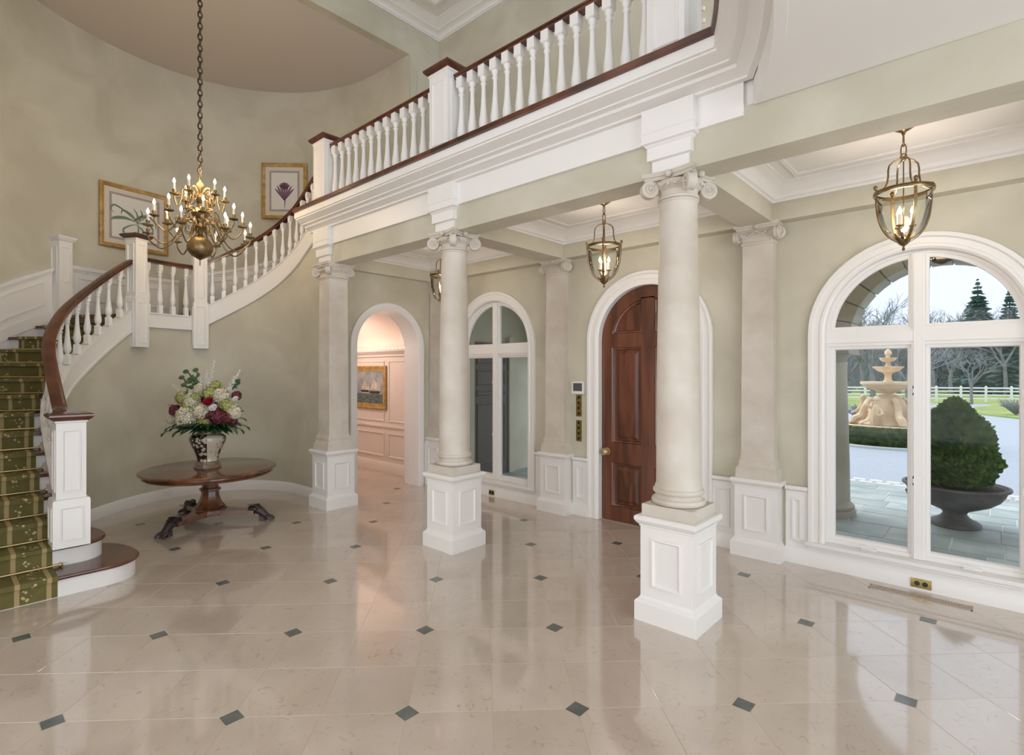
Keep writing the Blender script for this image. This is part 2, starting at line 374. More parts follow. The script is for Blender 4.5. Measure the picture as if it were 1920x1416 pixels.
def arcpts(cx, cz, r, a0, a1, n): return [(cx+r*math.cos(a0+(a1-a0)*i/n), cz+r*math.sin(a0+(a1-a0)*i/n)) for i in range(n+1)]
def archpath(c, a, z0, zs, n=28):          # from left foot up and over to the right foot
    return [(c-a,z0)] + arcpts(c, zs, a, pi, 0, n) + [(c+a,z0)]
def arch_wall(mb, u0, u1, v0, v1, c, a, zs, z0, w0, w1, fm, n=28):
    """wall slab u0..u1 x v0..v1 between depths w0,w1 with an arched hole"""
    ar = arcpts(c, zs, a, pi, 0, n)
    for w in (w0, w1):
        vs = []; fs = []
        def q(*p): 
            o = len(vs); vs.extend(fm(x,y,w) for x,y in p); fs.append(tuple(range(o, o+len(p))))
        q((u0,v0),(c-a,v0),(c-a,zs),(u0,zs)); q((c+a,v0),(u1,v0),(u1,zs),(c+a,zs))
        if z0 > v0: q((c-a,v0),(c+a,v0),(c+a,z0),(c-a,z0))
        q((u0,zs),(c-a,zs),(c-a,v1),(u0,v1)); q((c+a,zs),(u1,zs),(u1,v1),(c+a,v1))
        for i in range(n): q(ar[i], ar[i+1], (ar[i+1][0],v1), (ar[i][0],v1))
        mb.add(vs, fs)
    pth = archpath(c, a, z0, zs, n)
    if z0 > v0: pth = pth + [(c-a,z0)]
    vs = [fm(x,y,w0) for x,y in pth] + [fm(x,y,w1) for x,y in pth]; k = len(pth)
    mb.add(vs, [(i,i+1,k+i+1,k+i) for i in range(k-1)])
    for (a_, b_) in (((u0,v0),(u0,v1)),((u1,v0),(u1,v1)),((u0,v1),(u1,v1))):
        mb.add([fm(*a_,w0),fm(*b_,w0),fm(*b_,w1),fm(*a_,w1)], [(0,1,2,3)])
    return mb
fy = lambda u, v, w: (u, w, v)             # plane facing -y (front wall), w = y
fx = lambda u, v, w: (w, u, v)             # plane x = w

# ------------------------------------------------------------------ key dimensions
YC = 3.32                                   # column row
XA, XB, XC = -1.52, -3.683, -5.83
YW = 4.96                                   # front wall
XS = -5.94                                  # arch wall
ZG = 3.48                                   # gallery floor
ZU = 6.50                                   # upper ceiling
ZC = 3.13                                   # lower coffered ceiling
BAYS = [(-0.43), (-2.60), (-4.76)]

# stair inner line -------------------------------------------------
ctrl = [(-4.90,.745),(-5.2,.745),(-5.6,.745),(-6.03,.748),(-6.30,.764),(-6.55,.822),(-6.83,.948),(-7.03,1.10),(-7.22,1.282),(-7.40,1.49),
        (-7.56,1.74),(-7.68,2.04),(-7.73,2.35),(-7.69,2.63),(-7.56,2.88),(-7.36,3.10),(-7.10,3.25),(-6.80,3.33),(-6.46,3.345),(-6.15,3.345),(-5.9,3.345)]
def catmull(pts, n=8):
    out = []
    P = [Vector(p) for p in pts]; P = [2*P[0]-P[1]] + P + [2*P[-1]-P[-2]]
    for i in range(1, len(P)-2):
        for k in range(n):
            t = k/n; a, b, c, d = P[i-1:i+3]
            out.append(0.5*((2*b)+(c-a)*t+(2*a-5*b+4*c-d)*t*t+(3*b-a-3*c+d)*t**3))
    out.append(P[-2]); return out
IP = catmull(ctrl); IS = [0.0]
for i in range(1, len(IP)): IS.append(IS[-1] + (IP[i]-IP[i-1]).length)
SMAX = IS[-1]
def pt(s):
    if s <= 0: return IP[0] + Vector((-s, 0))
    if s >= SMAX: return IP[-1] + Vector((s-SMAX, 0))
    for i in range(1, len(IS)):
        if s <= IS[i]:
            t = (s-IS[i-1])/(IS[i]-IS[i-1]); return IP[i-1].lerp(IP[i], t)
def tg(s):
    d = pt(s+0.06)-pt(s-0.06); return d.normalized()
def nr(s):                                  # outward = left of travel
    d = tg(s); return Vector((-d.y, d.x))
def off(s, w): return pt(s) + nr(s)*w
def s_near(x, y): 
    return min(range(len(IP)), key=lambda i: (IP[i]-Vector((x,y))).length)
SP1 = IS[s_near(-7.60, 1.66)]; SP2 = IS[s_near(-7.72, 2.47)]
RIS = 0.152; ZL = 15*RIS                    # landing at 2.28
RUN = SP1/14.0
SGAL = IS[s_near(-6.02, 3.345)]
RUN2 = (SGAL-SP2)/8.0; RIS2 = (ZG-ZL)/8.0
def nose(s):                                # pitch line
    if s < SP1: return RIS + s/RUN*RIS
    if s < SP2: return ZL
    return min(ZL + RIS2*0.5 + (s-SP2)/RUN2*RIS2, ZG)
WST = 1.08
def wo(s): return WST + max(0, (s-SP2)/(SGAL-SP2))*0.10

# ================================================================== SETTING
# ---- floor: grout bed + individual tiles + slate insets
bed = MB().box(-9.2, 3.6, -3.4, 5.14, -0.06, -0.0009)
floor = struct('floor', bed, 'grout', 'polished cream marble floor with small dark slate corner insets')
gi = Vector((.568,.568)); gj = Vector((-.568,.568)); g0 = Vector((-2.03,1.533))
hx = 0.0595; tl = gi.length/2; ei = gi.normalized(); ej = gj.normalized()
def clip(poly, n, d):                       # keep n.p <= d
    out = []
    for i in range(len(poly)):
        a, b = poly[i], poly[(i+1)%len(poly)]; da, db = n.dot(a)-d, n.dot(b)-d
        if da <= 0: out.append(a)
        if (da < 0) != (db < 0) and abs(da-db) > 1e-9: out.append(a+(b-a)*(da/(da-db)))
    return out
def topx(x, y, z=0.0):
    fw = Vector((-math.sin(pi/4-.04), math.cos(pi/4-.04))); rt = Vector((fw.y,-fw.x)); v = Vector((x,y))
    D = v.dot(fw)
    if D < 0.3: return None
    return 944+1003*v.dot(rt)/D, 696-1003*(z-1.6)/D, D
g = 0.0012; cut = hx+0.001
base_poly = [Vector((g,cut)),Vector((cut,g)),Vector((tl-g,g)),Vector((tl-g,tl-g)),Vector((g,tl-g))]
def bevelled(poly, z0, z1, b=0.0008):
    mb = MB(); n = len(poly); c = sum(poly, Vector((0,0)))/n
    ins = [p + (c-p).normalized()*b*1.4 for p in poly]
    vs = [(p.x,p.y,z0) for p in poly] + [(p.x,p.y,z1-b) for p in poly] + [(p.x,p.y,z1) for p in ins]
    fs = [tuple(range(2*n,3*n))]
    for i in range(n):
        j = (i+1)%n; fs += [(i,j,n+j,n+i),(n+i,n+j,2*n+j,2*n+i)]
    mb.add(vs, fs); return mb
tmesh = bevelled(base_poly, -0.02, 0.0).mesh('tile', 'tile', False)
imesh = bevelled([Vector((0,-hx+.0015)),Vector((hx-.0015,0)),Vector((0,hx-.0015)),Vector((-hx+.0015,0))], -0.02, 0.0).mesh('inset_tile','inset',False)
ang0 = math.atan2(ei.y, ei.x); cand = []; insets = []
for a in range(-26, 27):
    for b in range(-26, 27):
        L0 = g0 + gi*a + gj*b
        pr = topx(L0.x, L0.y)
        if pr and -300 < pr[0] < 2300 and pr[1] < 1560 and L0.y < YW-0.1 and L0.x > -8.9 and L0.x < 3.4: insets.append(L0)
        for q in range(4):
            an = ang0 + q*pi/2; dx = Vector((math.cos(an),math.sin(an))); dy = Vector((-dx.y,dx.x))
            cc = L0 + (dx+dy)*tl/2
            pr = topx(cc.x, cc.y)
            if not pr or pr[0] < -420 or pr[0] > 2450 or pr[1] > 1650: continue
            if cc.y > YW+0.25 or cc.x < -9.0 or cc.x > 3.4 or cc.y < -3: continue
            cand.append((pr[2], L0, an, cc))
cand.sort(key=lambda t: t[0]); k = 0; rest = MB()
for D, L0, an, cc in cand:
    Rm = Matrix.Rotation(an, 2)
    W = [L0 + Rm @ p for p in base_poly]
    W2 = clip(W, Vector((0,1)), YW-0.001)
    if len(W2) < 3: continue
    if k < 300:
        if len(W2) == len(W) and all((W2[i]-W[i]).length < 1e-6 for i in range(len(W))):
            obj('tile', tmesh, None, floor, (L0.x, L0.y, 0), an)
        else:
            c2 = sum(W2, Vector((0,0)))/len(W2)
            obj('tile', bevelled([p-c2 for p in W2], -0.02, 0.0), 'tile', floor, (c2.x,c2.y,0), smooth=False)
        k += 1
    else:
        mb = bevelled(W2, -0.02, 0.0); rest.add(mb.v, mb.f)
if rest.v: obj('distant_tiles', rest, 'tile', floor, smooth=False)['kind'] = 'stuff'
for L0 in insets:
    if -6.0 < L0.x < -4.75 and L0.y < 1.25: continue            # under the curtail steps
    obj('inset_tile', imesh, None, floor, (L0.x,L0.y,0), ang0)

# ---- front wall with arched openings
W1 = dict(c=-0.43, a=0.60, z0=0.20, zs=1.90); W2d = dict(c=-4.76, a=0.60, z0=0.20, zs=1.90); DR = dict(c=-2.617, a=0.55, z0=0.0, zs=1.93)
mb = MB()
arch_wall(mb, -1.52, 3.6, 0, 3.4, W1['c'], W1['a'], W1['zs'], W1['z0'], YW, 5.14, fy)
arch_wall(mb, -3.70, -1.52, 0, 3.4, DR['c'], DR['a'], DR['zs'], DR['z0'], YW, 5.14, fy)
arch_wall(mb, -6.24, -3.70, 0, 3.4, W2d['c'], W2d['a'], W2d['zs'], W2d['z0'], YW, 5.14, fy)
struct('wall_front', mb, 'sage', 'sage plaster entrance wall with two arched windows and an arched door', smooth=False)
mb = MB(); arch_wall(mb, 3.40, YW, 0, 2.90, 4.185, 0.49, 1.92, 0.0, XS, -6.24, fx)
struct('wall_arch', mb, 'sage', 'sage plaster side wall with the arched hall opening', smooth=False)
# wall under the stair (inner curve) and stringer-height top edge
def zb(s):                                  # underside of stringer
    n_ = nose(s)
    if s < SP1: return n_ - 0.15
    if s < SP2: return n_ - 0.14
    return n_ - 0.19
mb = MB(); ss = [0.55 + (SMAX-0.10-0.55)*i/90 for i in range(91)]
vs = []; fs = []
for s in ss:
    p = pt(s) - nr(s)*0.025; q = pt(s) + nr(s)*0.06; zt = max(0.02, zb(s)+0.06)
    vs += [(p.x,p.y,0),(p.x,p.y,zt),(q.x,q.y,zt),(q.x,q.y,0)]
for i in range(90):
    for k in range(4): fs.append((i*4+k,i*4+(k+1)%4,i*4+4+(k+1)%4,i*4+4+k))
mb.add(vs, fs); struct('wall_stair_inner', mb, 'sage', 'curved sage plaster wall under the staircase behind the table')
# tall outer stair wall
mb = MB(); ss = [-0.4 + (SMAX+0.12+0.4)*i/110 for i in range(111)]; vs = []; fs = []
for s in ss:
    p = off(s, wo(s)); q = off(s, wo(s)+0.12); z0 = 0.0 if s < SP2+0.1 else 2.46
    if s > SGAL: p.x = min(p.x, XS); q.x = min(q.x, XS)
    vs += [(p.x,p.y,z0),(p.x,p.y,5.98),(q.x,q.y,5.98),(q.x,q.y,z0)]
for i in range(110):
    for k in range(4): fs.append((i*4+k,i*4+(k+1)%4,i*4+4+(k+1)%4,i*4+4+k))
mb.add(vs, fs); struct('wall_stair_outer', mb, 'sage', 'tall curved sage plaster wall behind the staircase')
# stair alcove ceiling
poly = [off(s, wo(s)+0.05) for s in ss]; poly = [(min(p.x, XS-.06), p.y) for p in poly]
poly = [p for i, p in enumerate(poly) if i == 0 or (Vector(p)-Vector(poly[i-1])).length > 1e-3]
poly[0] = (XS-.06, poly[0][1])
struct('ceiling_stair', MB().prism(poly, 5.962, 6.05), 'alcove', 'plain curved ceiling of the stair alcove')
# upper hall walls and ceiling
mb = MB(); mb.box(XS-0.12, XS, 4.53, 5.06, ZG-0.2, ZU); mb.box(XS-0.12, XS, -3.4, 4.53, 5.96, ZU)
struct('wall_upper_side', mb, 'sage', 'sage wall of the upper hall framing the stair alcove', smooth=False)
struct('wall_upper_front', MB().box(XS-0.12, 3.6, 5.06, 5.2, ZC, ZU), 'sage', 'sage back wall of the upper gallery')
struct('ceiling_upper', MB().box(XS-0.12, 3.6, -3.4, 5.2, ZU, ZU+0.1), 'ceil', 'white ceiling of the upper hall')
cp = [(0,-.0),(0,-.02),(.02,-.03),(.02,-.05),(.05,-.07),(.085,-.085),(.085,-.105),(0.0,-.13)]
crown = [(0,0),(.24,0),(.24,-.02),(.20,-.025),(.17,-.045),(.13,-.06),(.13,-.075),(.085,-.085),(.05,-.10),(.035,-.125),(.02,-.13),(.02,-.145),(0,-.145)]
mb = MB().sweep([(XS,-3.3,ZU),(XS,5.06,ZU),(3.5,5.06,ZU)], crown)
mb.sweep([(XS+.42,-3.3,ZU),(XS+.42,4.64,ZU),(3.5,4.64,ZU)], [(0,0),(.05,0),(.05,-.02),(.03,-.03),(.0,-.03)])
struct('trim_1', mb, 'white', 'white crown moulding around the upper ceiling')
# lower outer shell behind the camera with daylight openings
mb = MB()
mb.box(-5.9,3.6,-3.4,-3.25,0,0.15); mb.box(-5.9,3.6,-3.4,-3.25,2.8,3.7); mb.box(-5.9,3.6,-3.4,-3.25,6.1,ZU)
for x in (-5.9,-3.6,-1.3,1.0,3.3): mb.box(x,x+.3,-3.4,-3.25,0,ZU)
struct('wall_back', mb, 'white', 'white window wall behind the viewer')
mb = MB()
mb.box(3.45,3.6,-3.4,5.1,0,0.15); mb.box(3.45,3.6,-3.4,5.1,2.8,3.7); mb.box(3.45,3.6,-3.4,5.1,6.1,ZU)
for y in (-3.4,-1.2,1.0,3.2,4.8): mb.box(3.45,3.6,y,y+.3,0,ZU)
struct('wall_right', mb, 'white', 'white window wall to the right of the viewer')
struct('wall_left', MB().box(-6.05,-5.9,-3.4,-0.55,0,ZU), 'sage', 'sage wall left of the staircase foot')

# ---- well edge path (gallery front, then curving towards the viewer)
YS = 2.97
path = [Vector((-6.13,YS)), Vector((-1.165,YS))]
h = math.radians(-60); p = path[-1].copy(); ds = 0.1
while h > math.radians(-90):
    h -= ds/2.8; p = p + Vector((math.cos(h),math.sin(h)))*ds; path.append(p.copy())
path.append(Vector((p.x,-3.3)))
pz = lambda z: [(q.x,q.y,z) for q in path]
# profile d: right of travel = void side (positive), solid side negative
FR = -0.235
def prof_d(l): return [(FR+a, b) for a, b in l]
cor = prof_d([(1.12*a, b) for a, b in [(0.0,3.47),(.20,3.47),(.20,3.405),(.188,3.40),(.188,3.388),(.165,3.376),(.14,3.360),(.125,3.354),(.125,3.344),(.085,3.340),(.085,3.316),(.06,3.308),(.03,3.285),(.03,3.272),(0,3.268)]])
cornice = MB().sweep(pz(0), cor)
struct('trim_2', cornice, 'white', 'white moulded cornice running under the gallery railing')
# frieze: below cornice to z=3.07 on the straight run; down to the ceiling on the curve
mb = MB(); P2 = [Vector((-6.25,YS)), Vector((-1.165,YS))]
mb.box(-6.02, -1.075, YS-FR, YS-FR+0.12, 3.072, 3.275)
mb.box(-6.02, -1.075, YS-FR-.012, YS-FR, 3.072, 3.095)
mb.sweep([(q.x,q.y,0) for q in path[1:]], prof_d([(0,3.275),(0,3.112),(-.05,3.112),(-.05,3.275)]))
struct('trim_3', mb, 'white', 'white frieze board between the column blocks')
# slabs
slab = MB().box(-6.0, 3.6, YS-FR+0.03, 5.06, ZC, ZG)
def solid_edge(dd):
    out = []
    for i in range(1, len(path)):
        a = (path[i]-path[i-1]).normalized(); b = (path[i+1]-path[i]).normalized() if i < len(path)-1 else a
        n1 = Vector((-a.y,a.x)); n2 = Vector((-b.y,b.x)); n = (n1+n2)/(1+n1.dot(n2)); q = path[i]+n*dd; out.append((q.x,q.y))
    return out
se = solid_edge(0.24); poly = se + [(3.6,-3.3),(3.6,YS-FR+0.03)]
slab.prism(poly, 3.12, ZG)
struct('ceiling', slab, 'ceil', 'white lower ceiling and floor of the gallery above', smooth=False)

# ---- beams (sage) forming the coffers
yb0, yb1 = 3.218, 3.45; ywb = 4.83; zb_ = 2.855; BT = ZC+0.002
mb = MB(); mb.box(XS, 3.45, yb0, yb1, zb_, BT); struct('beam_front', mb, 'sage', 'sage plaster beam over the column row')
mb = MB(); mb.box(XS, 3.45, ywb, YW, zb_, BT); struct('beam_wall', mb, 'sage', 'sage plaster beam along the entrance wall')
for i, x in enumerate((XA, XB)):
    struct('beam_cross', MB().box(x-.13, x+.13, yb1, ywb, zb_, BT), 'sage', ['sage cross beam from the near column to the wall','sage cross beam from the middle column to the wall'][i])
struct('beam_cross', MB().box(0.53, 0.79, yb1, ywb, zb_, BT), 'sage', 'sage cross beam right of the big window')
struct('beam_side', MB().box(XS, XS+.09, yb1, ywb, zb_, BT), 'sage', 'sage beam above the hall arch')
ccr = [(0,0),(.15,0),(.15,-.012),(.105,-.018),(.075,-.045),(.04,-.07),(.03,-.085),(.03,-.10),(.012,-.105),(.012,-.125),(0,-.125)]
for nme, x0, x1 in (('right',-1.39,0.53),('middle',XB+.13,XA-.13),('left',XS+.09,XB-.13)):
    mb = MB().sweep([(x0,yb1,ZC),(x0,ywb,ZC),(x1,ywb,ZC),(x1,yb1,ZC)], ccr, closed=True)
    q = .23; mb.sweep([(x0+q,yb1+q,ZC),(x0+q,ywb-q,ZC),(x1-q,ywb-q,ZC),(x1-q,yb1+q,ZC)], [(0,0),(.03,0),(.03,-.012),(.0,-.012)], closed=True)
    struct('trim_coffer', mb, 'white', 'white crown moulding inside the %s ceiling coffer' % nme)

# ---- baseboards, wainscot
def baseprof(hh=.13, t=.022): return [(0,0),(t,0),(t,hh-.025),(t*.6,hh-.012),(t*.35,hh),(0,hh)]
s0 = 0.8; pth = [pt(s)-nr(s)*0.025 for s in [s0+(SGAL-.05-s0)*i/70 for i in range(71)]]
pth = [(p.x,p.y,0) for p in pth]
struct('baseboard_stair', MB().sweep(pth, baseprof(.125,.025)), 'white', 'white baseboard following the curved stair wall')
mb = MB()
def wains(x0, x1, top=0.64, panel=True):
    mb.box(x0,x1,YW-.018,YW,0,top-.03); mb.sweep([(x0,YW-.018,0),(x1,YW-.018,0)], baseprof())
    mb.sweep([(x0,YW-.018,top-.045),(x1,YW-.018,top-.045)], [(0,0),(.01,.005),(.028,.02),(.028,.04),(.02,.047),(0,.047)])
    if panel and x1-x0 > .16:
        fr = [(x0+.05,.19),(x1-.05,.19),(x1-.05,top-.10),(x0+.05,top-.10)]
        mb.planar(fr, [(0,YW-.018),(0,YW-.03),(.012,YW-.03),(.022,YW-.018)], fy, closed=True)
for x0, x1 in ((-1.315,-1.145),(-3.50,-3.297),(-1.937,-1.725),(-4.045,-3.90),(-5.64,-5.475)): wains(x0,x1)
struct('trim_4', mb, 'white', 'white wainscot between the pilasters of the entrance wall')
mb = MB()
for x0, x1 in ((-1.145,0.30),(-5.475,-4.045)):
    mb.box(x0,x1,YW-.018,YW,0,.2); mb.sweep([(x0,YW-.018,0),(x1,YW-.018,0)], baseprof(.12,.02))
wains(0.30, 0.5); mb.box(0.95,3.4,YW-.018,YW,0,.6)
struct('baseboard_front', mb, 'white', 'white skirting under the arched windows')
mb = MB(); mb.box(XS,XS+.018,4.775,YW,0,.60); mb.box(XS,XS+.03,4.775,YW,0,.12); mb.box(XS,XS+.03,4.775,YW,.58,.62)
mb.box(XS,XS+.018,3.525,3.595,0,.60); mb.box(XS,XS+.03,3.525,3.595,0,.12)
struct('baseboard_side', mb, 'white', 'white skirting beside the hall arch')

# ---- arch casings
cas = [(-.003,YW+.085),(-.003,YW-.02),(.012,YW-.032),(.03,YW-.032),(.036,YW-.024),(.075,YW-.024),(.085,YW-.038),(.112,YW-.038),(.112,YW)]
def winbuild(idx, d, label):
    c, a, z0, zs = d['c'], d['a'], d['z0'], d['zs']
    root = thing('window_%d' % idx, label, None, (c, YW, z0), kind='structure')
    mb = MB().planar(archpath(c,a,z0,zs), cas, fy); obj('casing', mb, 'white', root)
    mb = MB(); mb.box(c-a-.13,c+a+.13,YW-.065,YW+.13,z0-.024,z0+.004); mb.box(c-a-.115,c+a+.115,YW-.04,YW,z0-.05,z0-.028)
    obj('window_sill', mb, 'white', root)
    y0, y1 = YW+.045, YW+.115
    fr = MB()
    fr.planar(archpath(c,a,z0+.005,zs), [(.004,y0),(-.024,y0),(-.024,y0+.012),(-.032,y0+.012),(-.032,y1),(.004,y1)], fy)
    fr.box(c-.040,c+.040,y0-.012,y1,z0+.006,zs+a-.02); fr.box(c-.026,c+.026,y0-.022,y1-.002,z0+.006,zs+a-.022)
    fr.box(c-a,c+a,y0-.006,y1,1.80,1.93); fr.box(c-a,c+a,y0-.018,y1,1.825,1.905)
    fr.box(c-a,c+a,y0+.001,y1,z0+.005,z0+.035)
    obj('window_frame', fr, 'white', root)
    for sx in (-1, 1):
        xo, xi = (c-a+.030, c-.038) if sx < 0 else (c+.038, c+a-.030)
        st = MB().planar([(xo,z0+.035),(xi,z0+.035),(xi,1.80),(xo,1.80)], [(0,y0+.014),(.024,y0+.014),(.030,y0+.024),(.030,y1-.01),(0,y1-.01)], fy, closed=True)
        sash = obj('casement_sash', st, 'white', root)
        obj('pane', MB().box(xo+.024,xi-.024,y0+.04,y0+.046,z0+.055,1.78), 'glass', sash)
        hb = MB(); xm = (xo+xi)/2; hb.box(xm-.05,xm+.05,y0-.025,y0+.015,z0+.002,z0+.02); hb.tube([(xm+.02,y0-.02,z0+.02),(xm-.03,y0-.05,z0+.032),(xm-.065,y0-.055,z0+.03)], .006, 6)
        obj('crank_handle', hb, 'plastic', sash)
        lk = MB(); xk = xi+(.012 if sx < 0 else -.012)
        for zz in (.75,1.42): lk.box(xk-.007,xk+.007,y0-.012,y0+.014,zz,zz+.07); lk.box(xk-.004,xk+.004,y0-.03,y0,zz+.02,zz+.05)
        obj('sash_lock', lk, 'plastic', sash)
        # quarter-round fanlight pane
        r = a-.028; ps = [(c+sx*.036,1.925)] + [(c+sx*r*math.cos(t), zs+r*math.sin(t)) for t in [max(0.0, math.asin(.025/r)) + (math.acos(.036/r)-math.asin(.025/r))*i/18 for i in range(19)]]
        vs = [(u,y0+.04,v) for u,v in ps] + [(u,y0+.046,v) for u,v in ps]; n = len(ps)
        obj('pane', MB().add(vs, [tuple(range(n)), tuple(range(n,2*n))]+[(i,(i+1)%n,n+(i+1)%n,n+i) for i in range(n)]), 'glass', root)
        inn = MB().planar([(c+sx*.040,1.93)] + [(c+sx*(r-.004)*math.cos(t), zs+(r-.004)*math.sin(t)) for t in [.055+(1.50-.055)*i/18 for i in range(19)]], [(0,y0+.01),(.022*(1 if sx>0 else -1),y0+.01),(.022*(1 if sx>0 else -1),y0+.05),(0,y0+.05)], fy, closed=True)
        obj('fanlight_bead', inn, 'white', root)
    return root
winbuild(1, W1, 'big white arched window looking out to the fountain and planter')
winbuild(2, W2d, 'white arched window between the middle column and the door')

# ---- front door
c, a, zs = DR['c'], DR['a'], DR['zs']
root = thing('door_1', 'arched mahogany panelled front door in a white arched casing', None, (c, YW, 0), kind='structure')
casd = [(-.003,YW+.10),(-.003,YW-.02),(.02,YW-.03),(.05,YW-.03),(.056,YW-.022),(.10,YW-.022),(.108,YW-.036),(.135,YW-.036),(.135,YW)]
obj('casing', MB().planar(archpath(c,a,0,zs), casd, fy), 'white', root)
yd = YW+.045; a2 = a-.006
leafp = archpath(c,a2,0.004,zs)
vs = [(u,yd+.028,v) for u,v in leafp] + [(u,yd+.06,v) for u,v in leafp]; n = len(leafp)
leaf = obj('door_leaf', MB().add(vs, [tuple(range(n)), tuple(range(n,2*n))]+[(i,(i+1)%n,n+(i+1)%n,n+i) for i in range(n)]), 'doorpanel', root)
st = MB(); sw = .135
st.planar(archpath(c,a2,0.004,zs), [(0,yd+.03),(0,yd),(-sw+.012,yd),(-sw,yd+.012),(-sw,yd+.03)], fy)
st.box(c-.075,c+.075,yd,yd+.03,.0,zs+a2-sw+.02)
for z0, z1 in ((.004,.16),(.62,.84),(1.85,2.0)): st.box(c-a2+.02,c+a2-.02,yd-.0005,yd+.03,z0,z1)
obj('stiles_and_rails', st, 'door', leaf)
for sx in (-1,1):
    xa, xb = sorted((c+sx*.075, c+sx*(a2-sw)))
    for z0, z1 in ((.16,.62),(.84,1.85)):
        fm = MB().planar([(xa,z0),(xb,z0),(xb,z1),(xa,z1)], [(0,yd+.028),(.004,yd+.004),(.018,yd+.008),(.03,yd+.028)], fy, closed=True)
        pn = obj('door_panel', fm, 'door', leaf)
        q = .045; obj('raised_field', MB().add([(xa+q,yd+.028,z0+q),(xb-q,yd+.028,z0+q),(xb-q,yd+.028,z1-q),(xa+q,yd+.028,z1-q),(xa+q+.03,yd+.012,z0+q+.03),(xb-q-.03,yd+.012,z0+q+.03),(xb-q-.03,yd+.012,z1-q-.03),(xa+q+.03,yd+.012,z1-q-.03)],
              [(4,5,6,7),(0,1,5,4),(1,2,6,5),(2,3,7,6),(3,0,4,7)]), 'doorpanel', leaf, smooth=False)
    r = a2-sw; t1 = math.acos(.075/r); t0 = math.asin(.07/r)
    ring = [(c+sx*.075,2.0)] + [(c+sx*r*math.cos(t), zs+r*math.sin(t)) for t in [t0+(t1-t0)*i/16 for i in range(17)]]
    sg = 1 if sx > 0 else -1
    obj('door_panel', MB().planar(ring, [(0,yd+.028),(.004*sg,yd+.004),(.018*sg,yd+.008),(.03*sg,yd+.028)], fy, closed=True), 'door', leaf)
kn = MB(); Tk = Tr(c-a2+.065, yd, .735) @ R('X', pi/2)
kn.lathe([(0.001,0),(.04,0),(.04,.006),(.014,.01),(.013,.03),(.024,.036),(.036,.052),(.038,.062),(.03,.075),(.001,.08)], 16, Tk)
obj('door_knob', kn, 'rod', leaf)
for z in (.35,1.05,1.75):
    obj('hinge', MB().box(c+a2-.004,c+a2+.005,yd-.012,yd+.01,z,z+.12), 'brass', root)

# ---- hall arch casing and the hall beyond
hc, ha, hs = 4.185, 0.49, 1.92
casx = [(-.004,-6.245),(-.004,XS+.02),(.01,XS+.03),(.085,XS+.03),(.092,XS+.022),(.092,XS)]
struct('trim_5', MB().planar(archpath(hc,ha,0,hs), casx, fx), 'white', 'white casing and jamb of the arched hall opening')
YH = 4.975
mb = MB(); mb.box(-9.3,-6.24,YH,5.1,0,2.6); struct('wall_hall_front', mb, 'hall', 'warm white panelled wall of the side hall')
mb = MB(); mb.box(-9.3,-6.24,3.42,3.48,0,2.2); mb.box(-9.3,-9.2,3.42,5.1,0,2.6); struct('wall_hall_back', mb, 'hall', 'warm white inner wall of the side hall')
mb = MB(); ym = (3.48+YH)/2; hw = (YH-3.48)/2
vt = [(ym+hw*math.cos(t), 1.98+.44*math.sin(t)) for t in [pi*i/20 for i in range(21)]]
vs = [(-6.24,y,z) for y,z in vt]+[(-9.25,y,z) for y,z in vt]
mb.add(vs, [(i,i+1,22+i,21+i) for i in range(20)]); struct('ceiling_hall', mb, 'hall', 'vaulted ceiling of the side hall lit from a cove')
mb = MB().sweep([(-9.2,YH,1.83),(-6.24,YH,1.83)], [(0,0),(.03,0),(.03,.03),(.05,.045),(.07,.06),(.09,.08),(.09,.115),(.07,.115),(.07,.10),(0,.09)])
mb.sweep([(-9.2,YH,0),(-6.24,YH,0)], baseprof(.16,.025))
mb.sweep([(-9.2,YH,.70),(-6.24,YH,.70)], [(0,0),(.02,.005),(.025,.02),(.02,.035),(0,.04)])
for x0 in (-8.9,-7.95,-7.05):
    mb.planar([(x0,.24),(x0+.78,.24),(x0+.78,.62),(x0,.62)], [(0,YH),(0,YH-.016),(.016,YH-.016),(.026,YH)], fy, closed=True)
    mb.planar([(x0,.80),(x0+.78,.80),(x0+.78,1.76),(x0,1.76)], [(0,YH),(0,YH-.014),(.014,YH-.014),(.022,YH)], fy, closed=True)
struct('trim_6', mb, 'hall', 'warm white cornice and wall panels of the side hall')
cs = thing('cove_light', 'row of warm cove lights above the hall cornice', 'light', (-7.5,YH-.045,1.935))
for i in range(26):
    x = -8.9 + i*.10
    obj('cove_bulb', MB().ball((x,YH-.045,1.945), .014, 8, 6), 'cove', cs)
ld = bpy.data.lights.new('cove_glow','AREA'); ld.shape = 'RECTANGLE'; ld.size = 2.6*S; ld.size_y = .05; ld.energy = 2.5; ld.color = (1,.66,.50)
lo = bpy.data.objects.new('cove_glow', ld); col.objects.link(lo); lo.location = Vector((-7.6,YH-.06,1.97))*S; lo.rotation_euler = (pi+.5,0,0)
ld = bpy.data.lights.new('hall_fill','POINT'); ld.energy = 34; ld.color = (1,.83,.74); ld.shadow_soft_size = .15  # added point light with no fixture, brightens the side hall
lo = bpy.data.objects.new('hall_fill', ld); col.objects.link(lo); lo.location = Vector((-7.5,4.1,2.1))*S

